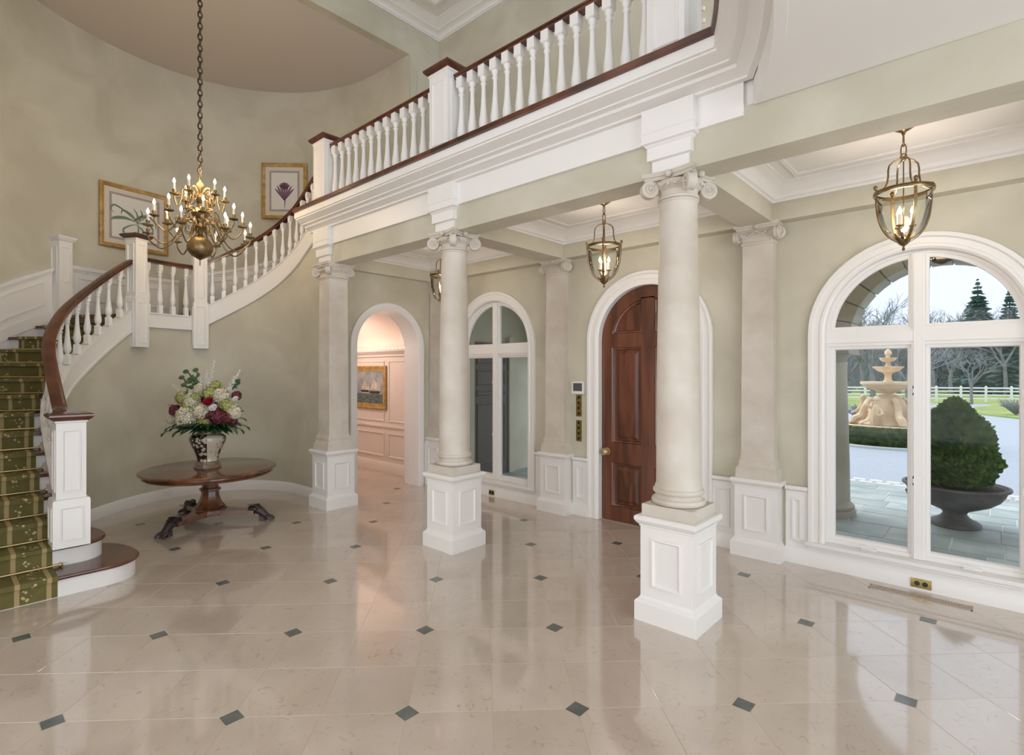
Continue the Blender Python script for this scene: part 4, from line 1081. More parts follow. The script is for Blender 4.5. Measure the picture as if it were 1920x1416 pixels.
# ================================================================== LIGHT FITTINGS
def flame(mb, x, y, z, h=.045, r=.011):
    mb.lathe([(.001,0),(r*.55,h*.08),(r,h*.32),(r*.85,h*.55),(r*.35,h*.85),(.001,h)], 8, Tr(x,y,z))
def chain(mb, x, y, z0, z1, link=.05, r=.004, w=.013):
    n = max(1, int((z1-z0)/(link*.78))); st = (z1-z0)/n
    for i in range(n):
        zc = z0+st*(i+.5); a = (i%2)*pi/2; pts = []
        for k in range(12):
            t = 2*pi*k/12; u = w*math.cos(t); v = st*.62*math.sin(t); pts.append((x+u*math.cos(a), y+u*math.sin(a), zc+v))
        mb.tube(pts, r, 5, closed=True)
def lantern(x, y, label):
    t = thing('hanging_lantern', label, 'lantern', (x,y,2.35), group='bronze hanging lanterns'); z0 = 0.0
    ob = lambda n, mb, m, p=t: obj(n, mb, m, p, local=True)
    H = ZC-2.35
    ob('canopy', MB().lathe([(.066,H),(.062,H-.008),(.045,H-.02),(.022,H-.034),(.012,H-.04),(.008,H-.055),(.001,H-.057)], 24), 'bronze')
    mb = MB(); chain(mb, 0,0,.595,H-.05,.06,.0042,.014); ob('chain', mb, 'bronze')
    zr = .37; rr = .15
    mb = MB()
    mb.lathe([(rr+.006,zr-.012),(rr+.008,zr-.008),(rr+.008,zr+.008),(rr+.006,zr+.012),(rr-.006,zr+.012),(rr-.006,zr-.012),(rr+.006,zr-.012)], 36, caps=False)
    ob('ring', mb, 'bronze')
    for k in range(4):
        a = k*pi/2+.5
        mb = MB(); pr = []
        for i in range(13):
            q = i/12; pr.append(((rr+.004)*math.cos(q*pi/2*.93), zr+.012-(zr-.045)*math.sin(q*pi/2)**1.0))
        pr = [(rr+.004,zr+.03)] + [(max(.03,(rr+.004)*(1-(i/14)**2.7)**.50), zr-(zr-.052)*(i/14)) for i in range(15)]
        vs = []; fs = []
        for r_, z_ in pr:
            for d, o_ in ((-.008,0),(.008,0),(.008,-.007),(-.008,-.007)):
                vs.append(((r_+o_)*math.cos(a)-d*math.sin(a), (r_+o_)*math.sin(a)+d*math.cos(a), z_))
        for i in range(len(pr)-1):
            for j in range(4): fs.append((i*4+j,i*4+(j+1)%4,i*4+4+(j+1)%4,i*4+4+j))
        mb.add(vs, fs); mb.ball(((rr+.004)*math.cos(a),(rr+.004)*math.sin(a),zr+.036), .012, 8, 6, 1.3); ob('rib', mb, 'bronze')
        # top hoop: from ring in to a tall arch meeting at the loop
        hp_ = [((rr-.002),zr+.005),((rr*.70),zr+.03),(rr*.60,zr+.06),(rr*.56,zr+.10),(rr*.56,zr+.14),(rr*.52,zr+.17),(rr*.38,zr+.192),(rr*.2,zr+.203),(.004,zr+.206)]
        ob('hoop', MB().tube([(r_*math.cos(a),r_*math.sin(a),z_) for r_,z_ in hp_], .0052, 7), 'bronze')
    mb = MB().tube([(.016*math.cos(2*pi*k/12),0,zr+.222+.016*math.sin(2*pi*k/12)) for k in range(12)], .004, 6, closed=True)
    mb.ball((0,0,zr+.204), .014, 10, 8); mb.tube([(0,0,zr+.2),(0,0,.15)], .0038, 6); ob('stem', mb, 'bronze')
    ob('bottom_cup', MB().lathe([(.001,-.0),(.006,.004),(.009,.012),(.005,.022),(.006,.03),(.02,.04),(.033,.055),(.036,.068),(.03,.078),(.02,.082),(.012,.095),(.001,.10)], 18), 'bronze')
    ob('leaf_mount', _leafs(), 'bronze')
    ob('glass_bowl', MB().lathe([(rr-.012,zr+.004)]+[(max(.028,(rr-.008)*(1-(i/14)**2.7)**.50), zr-(zr-.060)*(i/14)) for i in range(15)], 32, caps=False), 'lglass')
    for k in range(3):
        a = k*2*pi/3+.2; cx, cy = .045*math.cos(a), .045*math.sin(a)
        mb = MB().tube([(0,0,.10),(cx*.7,cy*.7,.105),(cx,cy,.125),(cx,cy,.15)], .005, 6); mb.lathe([(.004,.145),(.018,.15),(.02,.157),(.008,.16)], 10, Tr(cx,cy,0)); ob('candle_arm', mb, 'bronze')
        cn = ob('candle', MB().lathe([(.010,.157),(.010,.222),(.006,.225)], 10, Tr(cx,cy,0)), 'candle')
        fb = MB(); flame(fb, cx, cy, .224, .05, .012); ob('bulb', fb, 'bulb', cn)
    ld = bpy.data.lights.new('lantern_glow','POINT'); ld.energy = 11; ld.color = (1,.85,.70); ld.shadow_soft_size = .06
    lo = bpy.data.objects.new('lantern_glow', ld); col.objects.link(lo); lo.parent = t; lo.location = Vector((0,0,.27))*S
def _leafs():
    mb = MB()
    for k in range(8):
        a = k*pi/4; mb.tube([(.02*math.cos(a),.02*math.sin(a),.07),(.045*math.cos(a),.045*math.sin(a),.085),(.058*math.cos(a),.058*math.sin(a),.11)], [.008,.009,.002], 5)
    return mb
lantern(-.43, 4.15, 'bronze glass lantern hanging in front of the big arched window')
lantern(-2.60, 4.15, 'bronze glass lantern hanging in front of the mahogany door')
lantern(-4.80, 4.15, 'bronze glass lantern half hidden behind the middle column')

CX, CY = -6.24, 1.995
def at_px(py, x, y):                        # height seen at image row py above plan point x,y
    D = topx(x, y)[2]; return 1.6 + (696-py)/1003*D
ch = thing('chandelier', 'tiered brass candle chandelier hanging over the round table', 'chandelier', (CX,CY,2.80))
zb0 = at_px(497, CX, CY); zball = at_px(464, CX, CY); ztop = at_px(345, CX, CY)
mb = MB().lathe([(.001,zb0-.01),(.006,zb0),(.006,zb0+.05),(.012,zb0+.055),(.05,zball-.11),(.09,zball-.085),(.12,zball-.04),(.127,zball),(.118,zball+.045),(.09,zball+.085),(.05,zball+.112),(.028,zball+.125),(.02,zball+.14)], 32, Tr(CX,CY,0))
obj('globe', mb, 'brass', ch)
sh = [(.02,zball+.13),(.03,zball+.16),(.05,zball+.18),(.07,zball+.21),(.055,zball+.25),(.03,zball+.27),(.035,zball+.30),(.075,zball+.33),(.085,zball+.36),(.06,zball+.40),(.03,zball+.42),(.028,zball+.46),(.05,zball+.49),(.062,zball+.52),(.04,zball+.56),(.022,zball+.58),(.025,zball+.62),(.045,zball+.645),(.03,zball+.68),(.012,zball+.70),(.008,ztop+.06),(.001,ztop+.06)]
obj('stem', MB().lathe(sh, 24, Tr(CX,CY,0)), 'brass', ch)
mb = MB(); chain(mb, CX, CY, ztop+.05, 5.90, .075, .0075, .020); obj('chain', mb, 'iron', ch)
obj('ceiling_canopy', MB().lathe([(.09,5.96),(.085,5.945),(.05,5.925),(.015,5.905),(.001,5.90)], 20, Tr(CX,CY,0)), 'brass', ch)
def chand_arm(a, zs_, rad, drop, zc):
    """S-curve arm from the stem at zs_ sweeping down and out to a cup at radius rad, height zc"""
    ca, sa = math.cos(a), math.sin(a)
    P = [(.045,zs_),(.10,zs_+.035),(.16,zs_+.01),(.16+(rad-.16)*.12,zs_-.07),(.16+(rad-.16)*.30,zs_-drop*.8),(.16+(rad-.16)*.60,zs_-drop-.02),(.16+(rad-.16)*.86,zs_-drop*.88),(rad-.004,zc-.045),(rad,zc)]
    sp_ = catmull([Vector((r_,z_)) for r_,z_ in P], 4)
    mb = MB().tube([(CX+q.x*ca,CY+q.x*sa,q.y) for q in sp_], .0075, 6)
    # inner scroll
    sc = []
    for i in range(16):
        t = i/15*2.6*pi; rr = .034*(1-i/15*.7); sc.append((.205+rr*math.cos(t+pi/2), zs_-drop*.45+rr*math.sin(t+pi/2)))
    mb.tube([(CX+u*ca,CY+u*sa,v) for u,v in sc], .005, 5)
    sc2 = [(.05,zs_-.03),(.09,zs_-.09),(.13,zs_-.10),(.15,zs_-.06),(.13,zs_-.03),(.105,zs_-.045)]
    mb.tube([(CX+q.x*ca,CY+q.x*sa,q.y) for q in catmull([Vector(p) for p in sc2], 3)], .0045, 5)
    x, y = CX+rad*ca, CY+rad*sa
    mb.lathe([(.006,zc-.012),(.02,zc-.006),(.047,zc+.002),(.05,zc+.010),(.02,zc+.008),(.012,zc+.02),(.017,zc+.034),(.019,zc+.052),(.012,zc+.056)], 12, Tr(x,y,0))
    ar = obj('arm', mb, 'brass', ch)
    cn = obj('candle', MB().lathe([(.011,zc+.05),(.011,zc+.115),(.006,zc+.118)], 8, Tr(x,y,0)), 'candle', ar)
    fb = MB(); flame(fb, x, y, zc+.117, .058, .014); obj('bulb', fb, 'bulb', ar)
for k in range(8): chand_arm(k*pi/4+.15, zball+.24, .50, .25, zball+.12)
for k in range(8): chand_arm(k*pi/4+.15+pi/8, zball+.37, .41, .22, zball+.27)
for k in range(6): chand_arm(k*pi/3+.3, zball+.58, .235, .15, zball+.52)
for z, e_ in ((zball+.62,32),(zball+.32,40)):
    ld = bpy.data.lights.new('chandelier_glow','POINT'); ld.energy = e_; ld.color = (1,.74,.46); ld.shadow_soft_size = .30
    lo = bpy.data.objects.new('chandelier_glow', ld); col.objects.link(lo); lo.parent = ch; lo.location = (Vector((CX,CY,z+.2))-WLOC[ch.name])*S

# ================================================================== TABLE, VASE, FLOWERS
TX, TY, TZ = -6.17, 2.07, .575
tb = thing('round_table', 'round mahogany pedestal table with carved claw feet', 'table', (TX,TY,0))
Tt = Tr(TX,TY,0)
obj('tabletop', MB().lathe([(.001,TZ-.03),(.62,TZ-.03),(.645,TZ-.024),(.652,TZ-.014),(.645,TZ-.004),(.632,TZ),(.001,TZ)], 72, Tt), 'walnut', tb)
obj('apron', MB().lathe([(.60,TZ-.075),(.612,TZ-.07),(.618,TZ-.06),(.612,TZ-.05),(.605,TZ-.045),(.605,TZ-.03),(.58,TZ-.03),(.58,TZ-.075),(.60,TZ-.075)], 72, Tt, caps=False), 'walnut', tb)
mb = MB().lathe([(.14,.155),(.15,.165),(.13,.185),(.105,.225),(.088,.28),(.082,.33)], 8, Tt @ R('Z',.3)); mb.lathe([(.10,.33),(.104,.338),(.104,.352),(.10,.36)], 8, Tt @ R('Z',.3)); mb.lathe([(.078,.36),(.082,.40),(.09,.46),(.11,.505),(.16,.515),(.16,.545)], 8, Tt @ R('Z',.3))
obj('pedestal', mb, 'walnut', tb, ang=20)
# triangular concave platform
pl = []
for q in range(3):
    a = q*2*pi/3-.45
    for d, r_ in ((-.22,.30),(0,.36),(.22,.30),(.62,.17),(1.05,.145),(1.48,.17)): pl.append((TX+r_*math.cos(a+d), TY+r_*math.sin(a+d)))
# aim three feet at the measured spots
feet = [(-5.90,1.60),(-5.80,2.47),(-6.66,2.0)]
obj('platform', MB().lathe([(.155,.085),(.17,.095),(.17,.135),(.16,.15),(.13,.158)], 8, Tt @ R('Z',.3)), 'walnut', tb, ang=25)
for fx_, fy_ in feet:
    d = Vector((fx_-TX, fy_-TY)); L_ = d.length; d.normalize(); a = math.atan2(d.y,d.x); T = Tt @ R('Z', a)
    mb = MB(); vs = []; fs = []
    sec = [(.06,.085,.14,.085),(.18,.075,.135,.07),(.28,.075,.125,.055),(L_-.08,.07,.115,.045)]
    for x, zl, zh, w in sec: vs += [(x,-w,zl),(x,w,zl),(x,w,zh),(x,-w,zh)]
    for i in range(len(sec)-1):
        for j in range(4): fs.append((i*4+j,i*4+(j+1)%4,i*4+4+(j+1)%4,i*4+4+j))
    fs += [(0,1,2,3),(15,14,13,12)]; mb.add(vs, fs, T); obj('base_arm', mb, 'walnut', tb, ang=25)
    mb = MB().tube([(L_-.14,0,.12),(L_-.08,0,.125),(L_-.02,0,.10),(L_+.02,0,.06),(L_+.05,0,.035)], [.035,.048,.045,.038,.034], 9, T=T)
    for k in (-1.1,-.4,.4,1.1):
        mb.tube([(L_+.03,k*.02,.05),(L_+.07,k*.033,.035),(L_+.095,k*.04,.018),(L_+.105,k*.042,.006)], [.018,.018,.014,.006], 6, T=T)
    mb.tube([(L_-.10,.03,.15),(L_-.06,.035,.158),(L_-.03,.034,.135),(L_-.06,.032,.115)], .016, 6, T=T); mb.tube([(L_-.10,-.03,.15),(L_-.06,-.035,.158),(L_-.03,-.034,.135),(L_-.06,-.032,.115)], .016, 6, T=T)
    mb.box(L_-.03,L_+.03,-.03,.03,0,.05,T)
    obj('claw_foot', mb, 'claw', tb)
VX, VY = TX-.01, TY-.02
vs_ = thing('vase', 'black and cream patterned porcelain jar on the round table', 'vase', (VX,VY,TZ))
H = .36
obj('body', MB().lathe([(.107,.075),(.104,.09),(.108,.12),(.124,.17),(.150,.225),(.171,.275),(.178,.305),(.174,.33),(.158,.347),(.125,.358),(.105,.362)], 40), 'vase', vs_, local=True)
obj('foot_band', MB().lathe([(.001,0),(.132,0),(.134,.006),(.125,.03),(.113,.06),(.107,.075)], 40), 'vaseband', vs_, local=True)
obj('neck', MB().lathe([(.105,.362),(.102,.372),(.104,.385),(.112,.393),(.108,.397),(.095,.392),(.094,.35)], 40, caps=False), 'vaseband', vs_, local=True)
fl = thing('flower_arrangement', 'tall arrangement of cream, burgundy and white flowers with dark leaves', 'flowers', (VX,VY,TZ+.35))
FWD = Vector((-math.sin(pi/4-.04), math.cos(pi/4-.04))); RGT = Vector((FWD.y,-FWD.x))
def fpos(px, py, dep=0.0):                  # a point of the bouquet: image position + depth offset towards the viewer
    D = topx(VX,VY)[2]-dep; lat = (px-944)/1003*D; q = FWD*D + RGT*lat; return Vector((q.x,q.y,1.6+(696-py)/1003*D))
rnd = random.Random(3)
def floret_head(r, n, ps, dome=0.25):
    mb = MB()
    for i in range(n):
        t = (i+.5)/n; z = 1-(2-dome)*t; ph = i*2.39996; q = math.sqrt(max(0,1-z*z)); nrm = Vector((q*math.cos(ph),q*math.sin(ph),z))
        c = nrm*r*rnd.uniform(.82,1.10); u = nrm.cross(Vector((.3,.5,.8))).normalized(); w = nrm.cross(u); a0 = rnd.uniform(0,pi)
        for k in range(4):
            a = a0+k*pi/2; d = u*math.cos(a)+w*math.sin(a); e2 = u*math.cos(a+pi/2)+w*math.sin(a+pi/2)
            mb.add([c, c+d*ps*.6+e2*ps*.42+nrm*ps*.35, c+d*ps+nrm*ps*rnd.uniform(.1,.6), c+d*ps*.6-e2*ps*.42+nrm*ps*.35], [(0,1,2,3)])
    mb.ball((0,0,0), r*.62, 12, 8); return mb
def rose(r):
    mb = MB()
    for ring, (n, rr, tilt) in enumerate(((3,.35,.2),(5,.62,.5),(7,.95,.95))):
        for k in range(n):
            a = 2*pi*k/n+ring*.5; pts = []; 
            for i in range(4):
                for j in range(5):
                    u = (j/4-.5)*1.5*(math.sin(pi*(i+1)/5)+.2); v = i/3
                    rad = r*rr*(.45+.55*v*math.sin(tilt+.5)); h_ = r*(.15+.85*v*math.cos(tilt*.7))
                    an = a+u*.75/max(.6,rr); pts.append((rad*math.cos(an),rad*math.sin(an),h_))
            mb.add(pts, [(i*5+j,i*5+j+1,i*5+6+j,i*5+5+j) for i in range(3) for j in range(4)])
    mb.ball((0,0,r*.25), r*.5, 8, 6); return mb
M3 = {'cream_hydrangea': floret_head(.08,95,.026).mesh('cream_hydrangea','cream'), 'lime_hydrangea': floret_head(.066,60,.028).mesh('lime_hydrangea','lime'),
      'burgundy_hydrangea': floret_head(.07,70,.028).mesh('burgundy_hydrangea','burg'), 'red_rose': rose(.06).mesh('red_rose','red'), 'white_rose': rose(.05).mesh('white_rose','wpetal')}
def flower(kind, px, py, dep, sc=1.0):
    p = fpos(px,py,dep); o = obj(kind, M3[kind], None, fl, p); o.scale = (sc,sc,sc)
    o.rotation_euler = (rnd.uniform(.2,.8), rnd.uniform(-.3,.3), math.atan2(-FWD.x,FWD.y)+rnd.uniform(-.5,.5)) if 'rose' not in kind else (.9,0,math.atan2(-FWD.x,FWD.y))
for kind, px, py, dep, sc in (('cream_hydrangea',351,782,.12,1.25),('cream_hydrangea',361,752,.09,.95),('cream_hydrangea',377,771,.16,.92),('cream_hydrangea',414,742,.08,.92),('cream_hydrangea',438,772,.06,.88),
      ('lime_hydrangea',342,746,.02,.9),('lime_hydrangea',393,738,.10,.9),('lime_hydrangea',424,760,.10,.85),('lime_hydrangea',403,724,.0,.8),('burgundy_hydrangea',328,770,.04,.72),('burgundy_hydrangea',408,780,.15,.95),('burgundy_hydrangea',444,742,.0,.6),('burgundy_hydrangea',424,782,.10,.8),
      ('red_rose',393,757,.19,.9),('white_rose',402,768,.2,.9),('white_rose',443,750,.06,.65),('cream_hydrangea',375,731,.02,.75),('cream_hydrangea',338,765,-.05,.9),('cream_hydrangea',400,752,-.12,1.1),('lime_hydrangea',360,770,-.12,1.0),('burgundy_hydrangea',378,752,-.02,.8),('cream_hydrangea',425,770,-.1,1.0),('lime_hydrangea',350,762,.14,.6),('lime_hydrangea',383,790,.12,.8),('lime_hydrangea',366,745,.12,.6),('burgundy_hydrangea',385,778,.14,.6),('cream_hydrangea',322,786,.02,.6),('burgundy_hydrangea',436,790,.03,.6)):
    flower(kind, px, py, dep, sc)
def spike(x0, y0, x1, y1, dep, kind='white_spike', mat='wpetal', n=18, r=.027):
    a, b = fpos(x0,y0,dep), fpos(x1,y1,dep*.6); mb = MB(); mb.tube([a, a.lerp(b,.5)+Vector((.004,0,.004)), b], .003, 5)
    for i in range(n):
        t = i/(n-1); c = a.lerp(b,t); rr = r*(1-.62*t); an = i*2.4; c = c+Vector((math.cos(an),math.sin(an),0))*rr*.9
        for k in range(5):
            t2 = k*2*pi/5+an; d = Vector((math.cos(t2)*.6*math.cos(an)-math.sin(an)*math.sin(t2)*.8, math.cos(t2)*.6*math.sin(an)+math.cos(an)*math.sin(t2)*.8, math.cos(t2)*.75))
            mb.add([c, c+d*rr*.7+Vector((0,0,rr*.25)), c+d*rr*1.25, c+d*rr*.7-Vector((0,0,rr*.25))], [(0,1,2,3)])
        mb.ball(c, rr*.4, 5, 4)
    obj(kind, mb, mat, fl)
spike(390,735,402,676,.05); spike(386,735,388,694,-.03); spike(378,740,376,708,.05,n=12); spike(424,740,450,694,.04); spike(430,745,438,706,-.02); spike(352,748,324,722,.06,'cream_spike','cream',14,.022); spike(336,775,311,782,.05,'white_spike','wpetal',10); spike(415,738,418,712,.06,'cream_spike','lime',10); spike(362,738,352,728,.05,'cream_spike','cream',8,.022)
def leafpatch(mb, p, d, up, L_, w):
    d = d.normalized(); s_ = d.cross(up).normalized(); up = s_.cross(d); pts = []
    for i in range(6):
        t = i/5; ww = w*math.sin(pi*min(1,t*.92+.06))**.8; c = p+d*L_*t-up*L_*.35*t*t
        pts += [c-s_*ww+up*ww*.25, c, c+s_*ww+up*ww*.25]
    mb.add(pts, [(i*3+j,i*3+j+1,i*3+4+j,i*3+3+j) for i in range(5) for j in range(2)])
cvs = Vector((VX,VY,TZ+.425))
for i in range(30):
    an = i*2*pi/30+rnd.uniform(-.1,.1); d = Vector((math.cos(an),math.sin(an),rnd.uniform(.05,.5))); st_ = cvs+Vector((math.cos(an),math.sin(an),0))*.05
    mb = MB()
    for q in range(5):
        dd = Vector((math.cos(an+(q-2)*.22),math.sin(an+(q-2)*.22),d.z)); leafpatch(mb, st_+dd*.06, dd, Vector((0,0,1)), rnd.uniform(.16,.25), .022)
    obj('fern_leaf', mb, 'leaf', fl)
for (x0,y0,x1,y1) in ((372,735,352,697),(368,742,358,716),(430,735,449,714),(365,735,370,694),(355,745,344,708)):
    a, b = fpos(x0,y0), fpos(x1,y1); mb = MB().tube([a,b], .003, 5)
    for i in range(6):
        t = .35+.65*i/5; c = a.lerp(b,t); an = i*2.2
        mb.lathe([(.001,0),(.027,.002),(.030,.0),(.001,-.002)], 9, Tr(*c) @ R('Z',an) @ Tr(.018,0,0) @ R('X',.9) )
    obj('eucalyptus_sprig', mb, 'eucal', fl)
mb = MB()
for i in range(22):
    an = i*2.4; rr = .05; tip = fpos(rnd.uniform(345,435), rnd.uniform(740,790), rnd.uniform(-.1,.12)); mb.tube([(VX+rr*math.cos(an),VY+rr*math.sin(an),TZ+.36), tip], .004, 4)
obj('stems', mb, 'leaf', fl)
for (x1, y1, dp) in ((308,812,.05),(316,803,.1),(330,812,.12),(462,800,.05),(452,806,.1),(440,806,.14),(348,806,.18),(322,760,.0),(450,770,.0),(455,785,.02)):
    a = fpos(384, 792, dp*.6); b = fpos(x1, y1, dp); d = b-a; mb = MB()
    for q in range(7):
        t = .35+.65*q/6; c = a.lerp(b, t)+Vector((0,0,.05*math.sin(pi*t))); sd_ = Vector((-d.y,d.x,0)).normalized()*(1 if q%2 else -1); leafpatch(mb, c, d.normalized()*.8+sd_*.5+Vector((0,0,-.1)), Vector((0,0,1)), .075, .015)
    mb.tube([a, a.lerp(b,.5)+Vector((0,0,.05)), b], .003, 4); obj('fern_frond', mb, 'leaf', fl)
mb = MB(); mb.ball((VX,VY,TZ+.46), .13, 14, 10, .8); obj('foliage_core', mb, 'leaf', fl)

# ================================================================== PICTURES
def framed(label, c, nrm, w, h, name='framed_picture', fw=.055, gilt='gilt', motif=0):
    """c: centre on the wall, nrm: outward plan normal (towards the room)"""
    n = Vector((nrm[0],nrm[1],0)).normalized(); rz = math.atan2(n.x, -n.y)     # local -y faces the room
    t = thing(name, label, 'picture', c, rz)
    ob = lambda nm, mb, m: obj(nm, mb, m, t, local=True)
    W, Hh = w/2, h/2
    fm = lambda u,v,q: (u,-q,v)
    ob('frame', MB().planar([(-W,-Hh),(W,-Hh),(W,Hh),(-W,Hh)], [(0,0),(0,.028),(.008,.036),(.022,.038),(.030,.03),(.046,.026),(fw,.016),(fw,.0)], fm, closed=True), gilt)
    return t, ob, fm, W, Hh
def botanical(label, c, nrm, w, h, ink, seed, kind):
    t, ob, fm, W, Hh = framed(label, c, nrm, w, h)
    ob('mat', MB().box(-W+.05,W-.05,-.012,0,-Hh+.05,Hh-.05), 'mat')
    ob('mat_line', MB().planar([(-W+.115,-Hh+.115),(W-.115,-Hh+.115),(W-.115,Hh-.115),(-W+.115,Hh-.115)], [(0,.012),(0,.0145),(.03,.0145),(.03,.012)], fm, closed=True), 'matline')
    ob('print', MB().box(-W+.145,W-.145,-.0135,-.010,-Hh+.145,Hh-.145), 'paper')
    mb = MB(); r_ = random.Random(seed)
    def stroke(pts, wd):
        sp_ = catmull([Vector(p)*(1.22 if kind == 0 else 1.0)-Vector((0,.03)) for p in pts], 6); n = len(sp_); vs = []
        for i, p in enumerate(sp_):
            d = (sp_[min(i+1,n-1)]-sp_[max(i-1,0)]).normalized(); q = Vector((-d.y,d.x))*wd*math.sin(pi*(i+.6)/(n+.2))
            vs += [(p.x-q.x,-.0146,p.y-q.y),(p.x+q.x,-.0146,p.y+q.y)]
        mb.add(vs, [(i*2,i*2+1,i*2+3,i*2+2) for i in range(n-1)])
    if kind == 0:
        for pts, wd in (([(.02,-.02),(-.08,.08),(-.20,.14),(-.24,.09),(-.20,.05)],.012),([(.0,.0),(-.10,.02),(-.20,.0),(-.24,-.03)],.022),([(.03,-.03),(-.03,.06),(-.12,.10),(-.14,.05)],.014),
            ([(.02,-.02),(.02,.08),(-.02,.15)],.010),([(.02,-.02),(.07,.09),(.05,.15)],.010),([(.02,-.02),(.12,.08),(.20,.04),(.22,-.06)],.012),([(.02,-.02),(.10,.0),(.17,-.03),(.19,-.10)],.016),
            ([(.03,-.02),(-.06,-.06),(-.12,-.12),(-.06,-.20),(.02,-.21)],.012),([(.03,-.02),(.03,-.12),(.0,-.20)],.010),([(.0,-.03),(.08,-.09),(.04,-.2)],.012),([(-.02,.0),(.05,.06),(.12,.10)],.02)): stroke(pts, wd)
    else:
        for k in range(7):
            a = pi*(.12+.76*k/6); stroke([(0,-.12),(.10*math.cos(a),-.02+.08*math.sin(a)),(.16*math.cos(a),.14*math.sin(a)+.02)], .015)
        for k in range(5):
            a = pi*(.2+.6*k/4); stroke([(0,.05),(.06*math.cos(a),.05+.09*math.sin(a)),(.10*math.cos(a),.05+.12*math.sin(a))], .022)
        stroke([(0,-.25),(.01,-.1),(0,.06)], .008)
    obj('print_motif', mb, ink, t, local=True, smooth=False)
def onwall(px, py):
    """plan point of the outer stair wall on the image column px, and its height at row py"""
    best = None
    for i in range(2400):
        s = SP1-1.2 + (SGAL-SP1+1.2)*i/2400; p = off(s, wo(s)); q = topx(p.x,p.y)
        if q and (best is None or abs(q[0]-px) < best[0]): best = (abs(q[0]-px), s, p, q[2])
    _, s, p, D = best; return s, p, 1.6+(696-py)/1003*D
s1_, pa, za = onwall(184,337); s2_, pb, zbx = onwall(313,366); _, _, zc1 = onwall(184,459)
cc = (pa+pb)/2; nn = Vector((pb.y-pa.y, -(pb.x-pa.x))); nn = nn if nn.dot(Vector((CX,CY))-cc) > 0 else -nn; nn.normalize(); q = cc+nn*.012
botanical('gilt framed green botanical print left of the chandelier', (q.x,q.y,(za+zc1)/2), nn, (pb-pa).length, za-zc1, 'inkgreen', 1, 0)
s1_, pa, za = onwall(493,308); s2_, pb, zbx = onwall(577,308)
cc = (pa+pb)/2; nn = Vector((pb.y-pa.y, -(pb.x-pa.x))); nn = nn if nn.dot(Vector((CX,CY))-cc) > 0 else -nn; nn.normalize(); q = cc+nn*.03
botanical('gilt framed plum flower print behind the upper stair handrail', (q.x,q.y,za-.43), nn, max(.66,(pb-pa).length), .86, 'inkplum', 2, 1)
# ship painting in the hall
t, ob, fm, W, Hh = framed('gilt framed sailing ship painting seen through the hall arch', (-7.60,YH-.004,1.335), (0,-1), 1.0, .70, fw=.09)
M['pskies'] = noisy('painted_sky', (0.22,0.25,0.30),(0.42,0.42,0.42),6,.6,5); M['psea'] = noisy('painted_sea',(0.05,0.085,0.09),(0.14,0.19,0.18),10,.6,5,stretch=(1,1,4))
M['psail'] = noisy('painted_sail',(0.50,0.42,0.26),(0.66,0.62,0.52),8,.6,3); M['phull'] = plain('painted_hull',(0.03,0.025,0.02),.6)
ob('painted_sky', MB().box(-W+.08,W-.08,-.012,0,-Hh+.24,Hh-.08), 'pskies'); ob('painted_sea', MB().box(-W+.08,W-.08,-.0125,0,-Hh+.08,-Hh+.245), 'psea')
mb = MB()
for xo, sc in ((.16,1.0),(-.12,.8)):
    for pts in ([(-.10,-.04),(.0,-.03),(.0,.17)],[(.012,-.03),(.11,-.045),(.09,.05),(.012,.13)],[(.12,-.05),(.19,-.06),(.13,.08)]):
        mb.add([(xo+u*sc,-.0135,v*sc+.0) for u,v in pts], [tuple(range(len(pts)))])
obj('painted_sails', mb, 'psail', t, local=True, smooth=False)
mb = MB()
for xo, sc in ((.16,1.0),(-.12,.8)): mb.add([(xo+u*sc,-.0138,v*sc) for u,v in ((-.14,-.06),(.18,-.06),(.15,-.10),(-.11,-.10))], [(0,1,2,3)])
obj('painted_hulls', mb, 'phull', t, local=True, smooth=False)

# ================================================================== SMALL WALL ITEMS
def xw(px, y=YW):                            # x on the front wall plane for an image column
    fw = Vector((-math.sin(pi/4-.04), math.cos(pi/4-.04))); rt = Vector((fw.y,-fw.x)); d = fw+rt*((px-944)/1003); return d.x/d.y*y, y/d.y
def zw(py, D): return 1.6+(696-py)/1003*D
x0, D = xw(1073); x1, _ = xw(1099); za, zb2 = zw(738,D), zw(715,D); xc = (x0+x1)/2
t = thing('alarm_keypad', 'white alarm keypad with grey screen left of the door casing', 'keypad', (xc,YW,za))
obj('case', MB().box(x0+.012,x1-.012,YW-.03,YW,za,zb2), 'plastic', t); obj('screen', MB().box(x0+.035,x1-.035,YW-.032,YW-.028,za+.03,zb2-.02), 'screen', t)
for i, (pa_, pb_, lab) in enumerate(((740,780,'upper brass switch plate below the alarm keypad'),(787,826,'lower brass switch plate below the alarm keypad'))):
    za, zb2 = zw(pb_,D), zw(pa_,D)
    t = thing('switch_plate', lab, 'switch', (xc,YW,za), group='brass switch plates by the door')
    obj('plate', MB().box(xc-.035,xc+.035,YW-.008,YW,za,zb2), 'goldplate', t)
    for k in range(4):
        zz = za+(zb2-za)*(k+.5)/4; mb = MB().box(xc-.004,xc+.006,YW-.024,YW-.006,zz-.005,zz+.012); mb.box(xc-.010,xc+.012,YW-.010,YW-.006,zz-.014,zz+.016)
        obj('toggle', mb, 'black', t)
def outlet(x, y, z, rz, label, plate='goldplate', w=.12, h=.065):
    t = thing('power_outlet', label, 'outlet', (x,y,z), rz, group='baseboard outlets')
    obj('plate', MB().box(-w/2,w/2,-.007,0,0,h), plate, t, local=True)
    for sx in (-1,1):
        obj('socket', MB().lathe([(.001,0),(.017,0),(.017,.004),(.001,.004)], 14, Tr(sx*.023,-.006,h/2) @ R('X',pi/2)), 'black', t, local=True)
x0, D = xw(1727, YW-.04); outlet(x0, YW-.04, zw(1103,D), 0, 'brass outlet in the skirting below the big window')
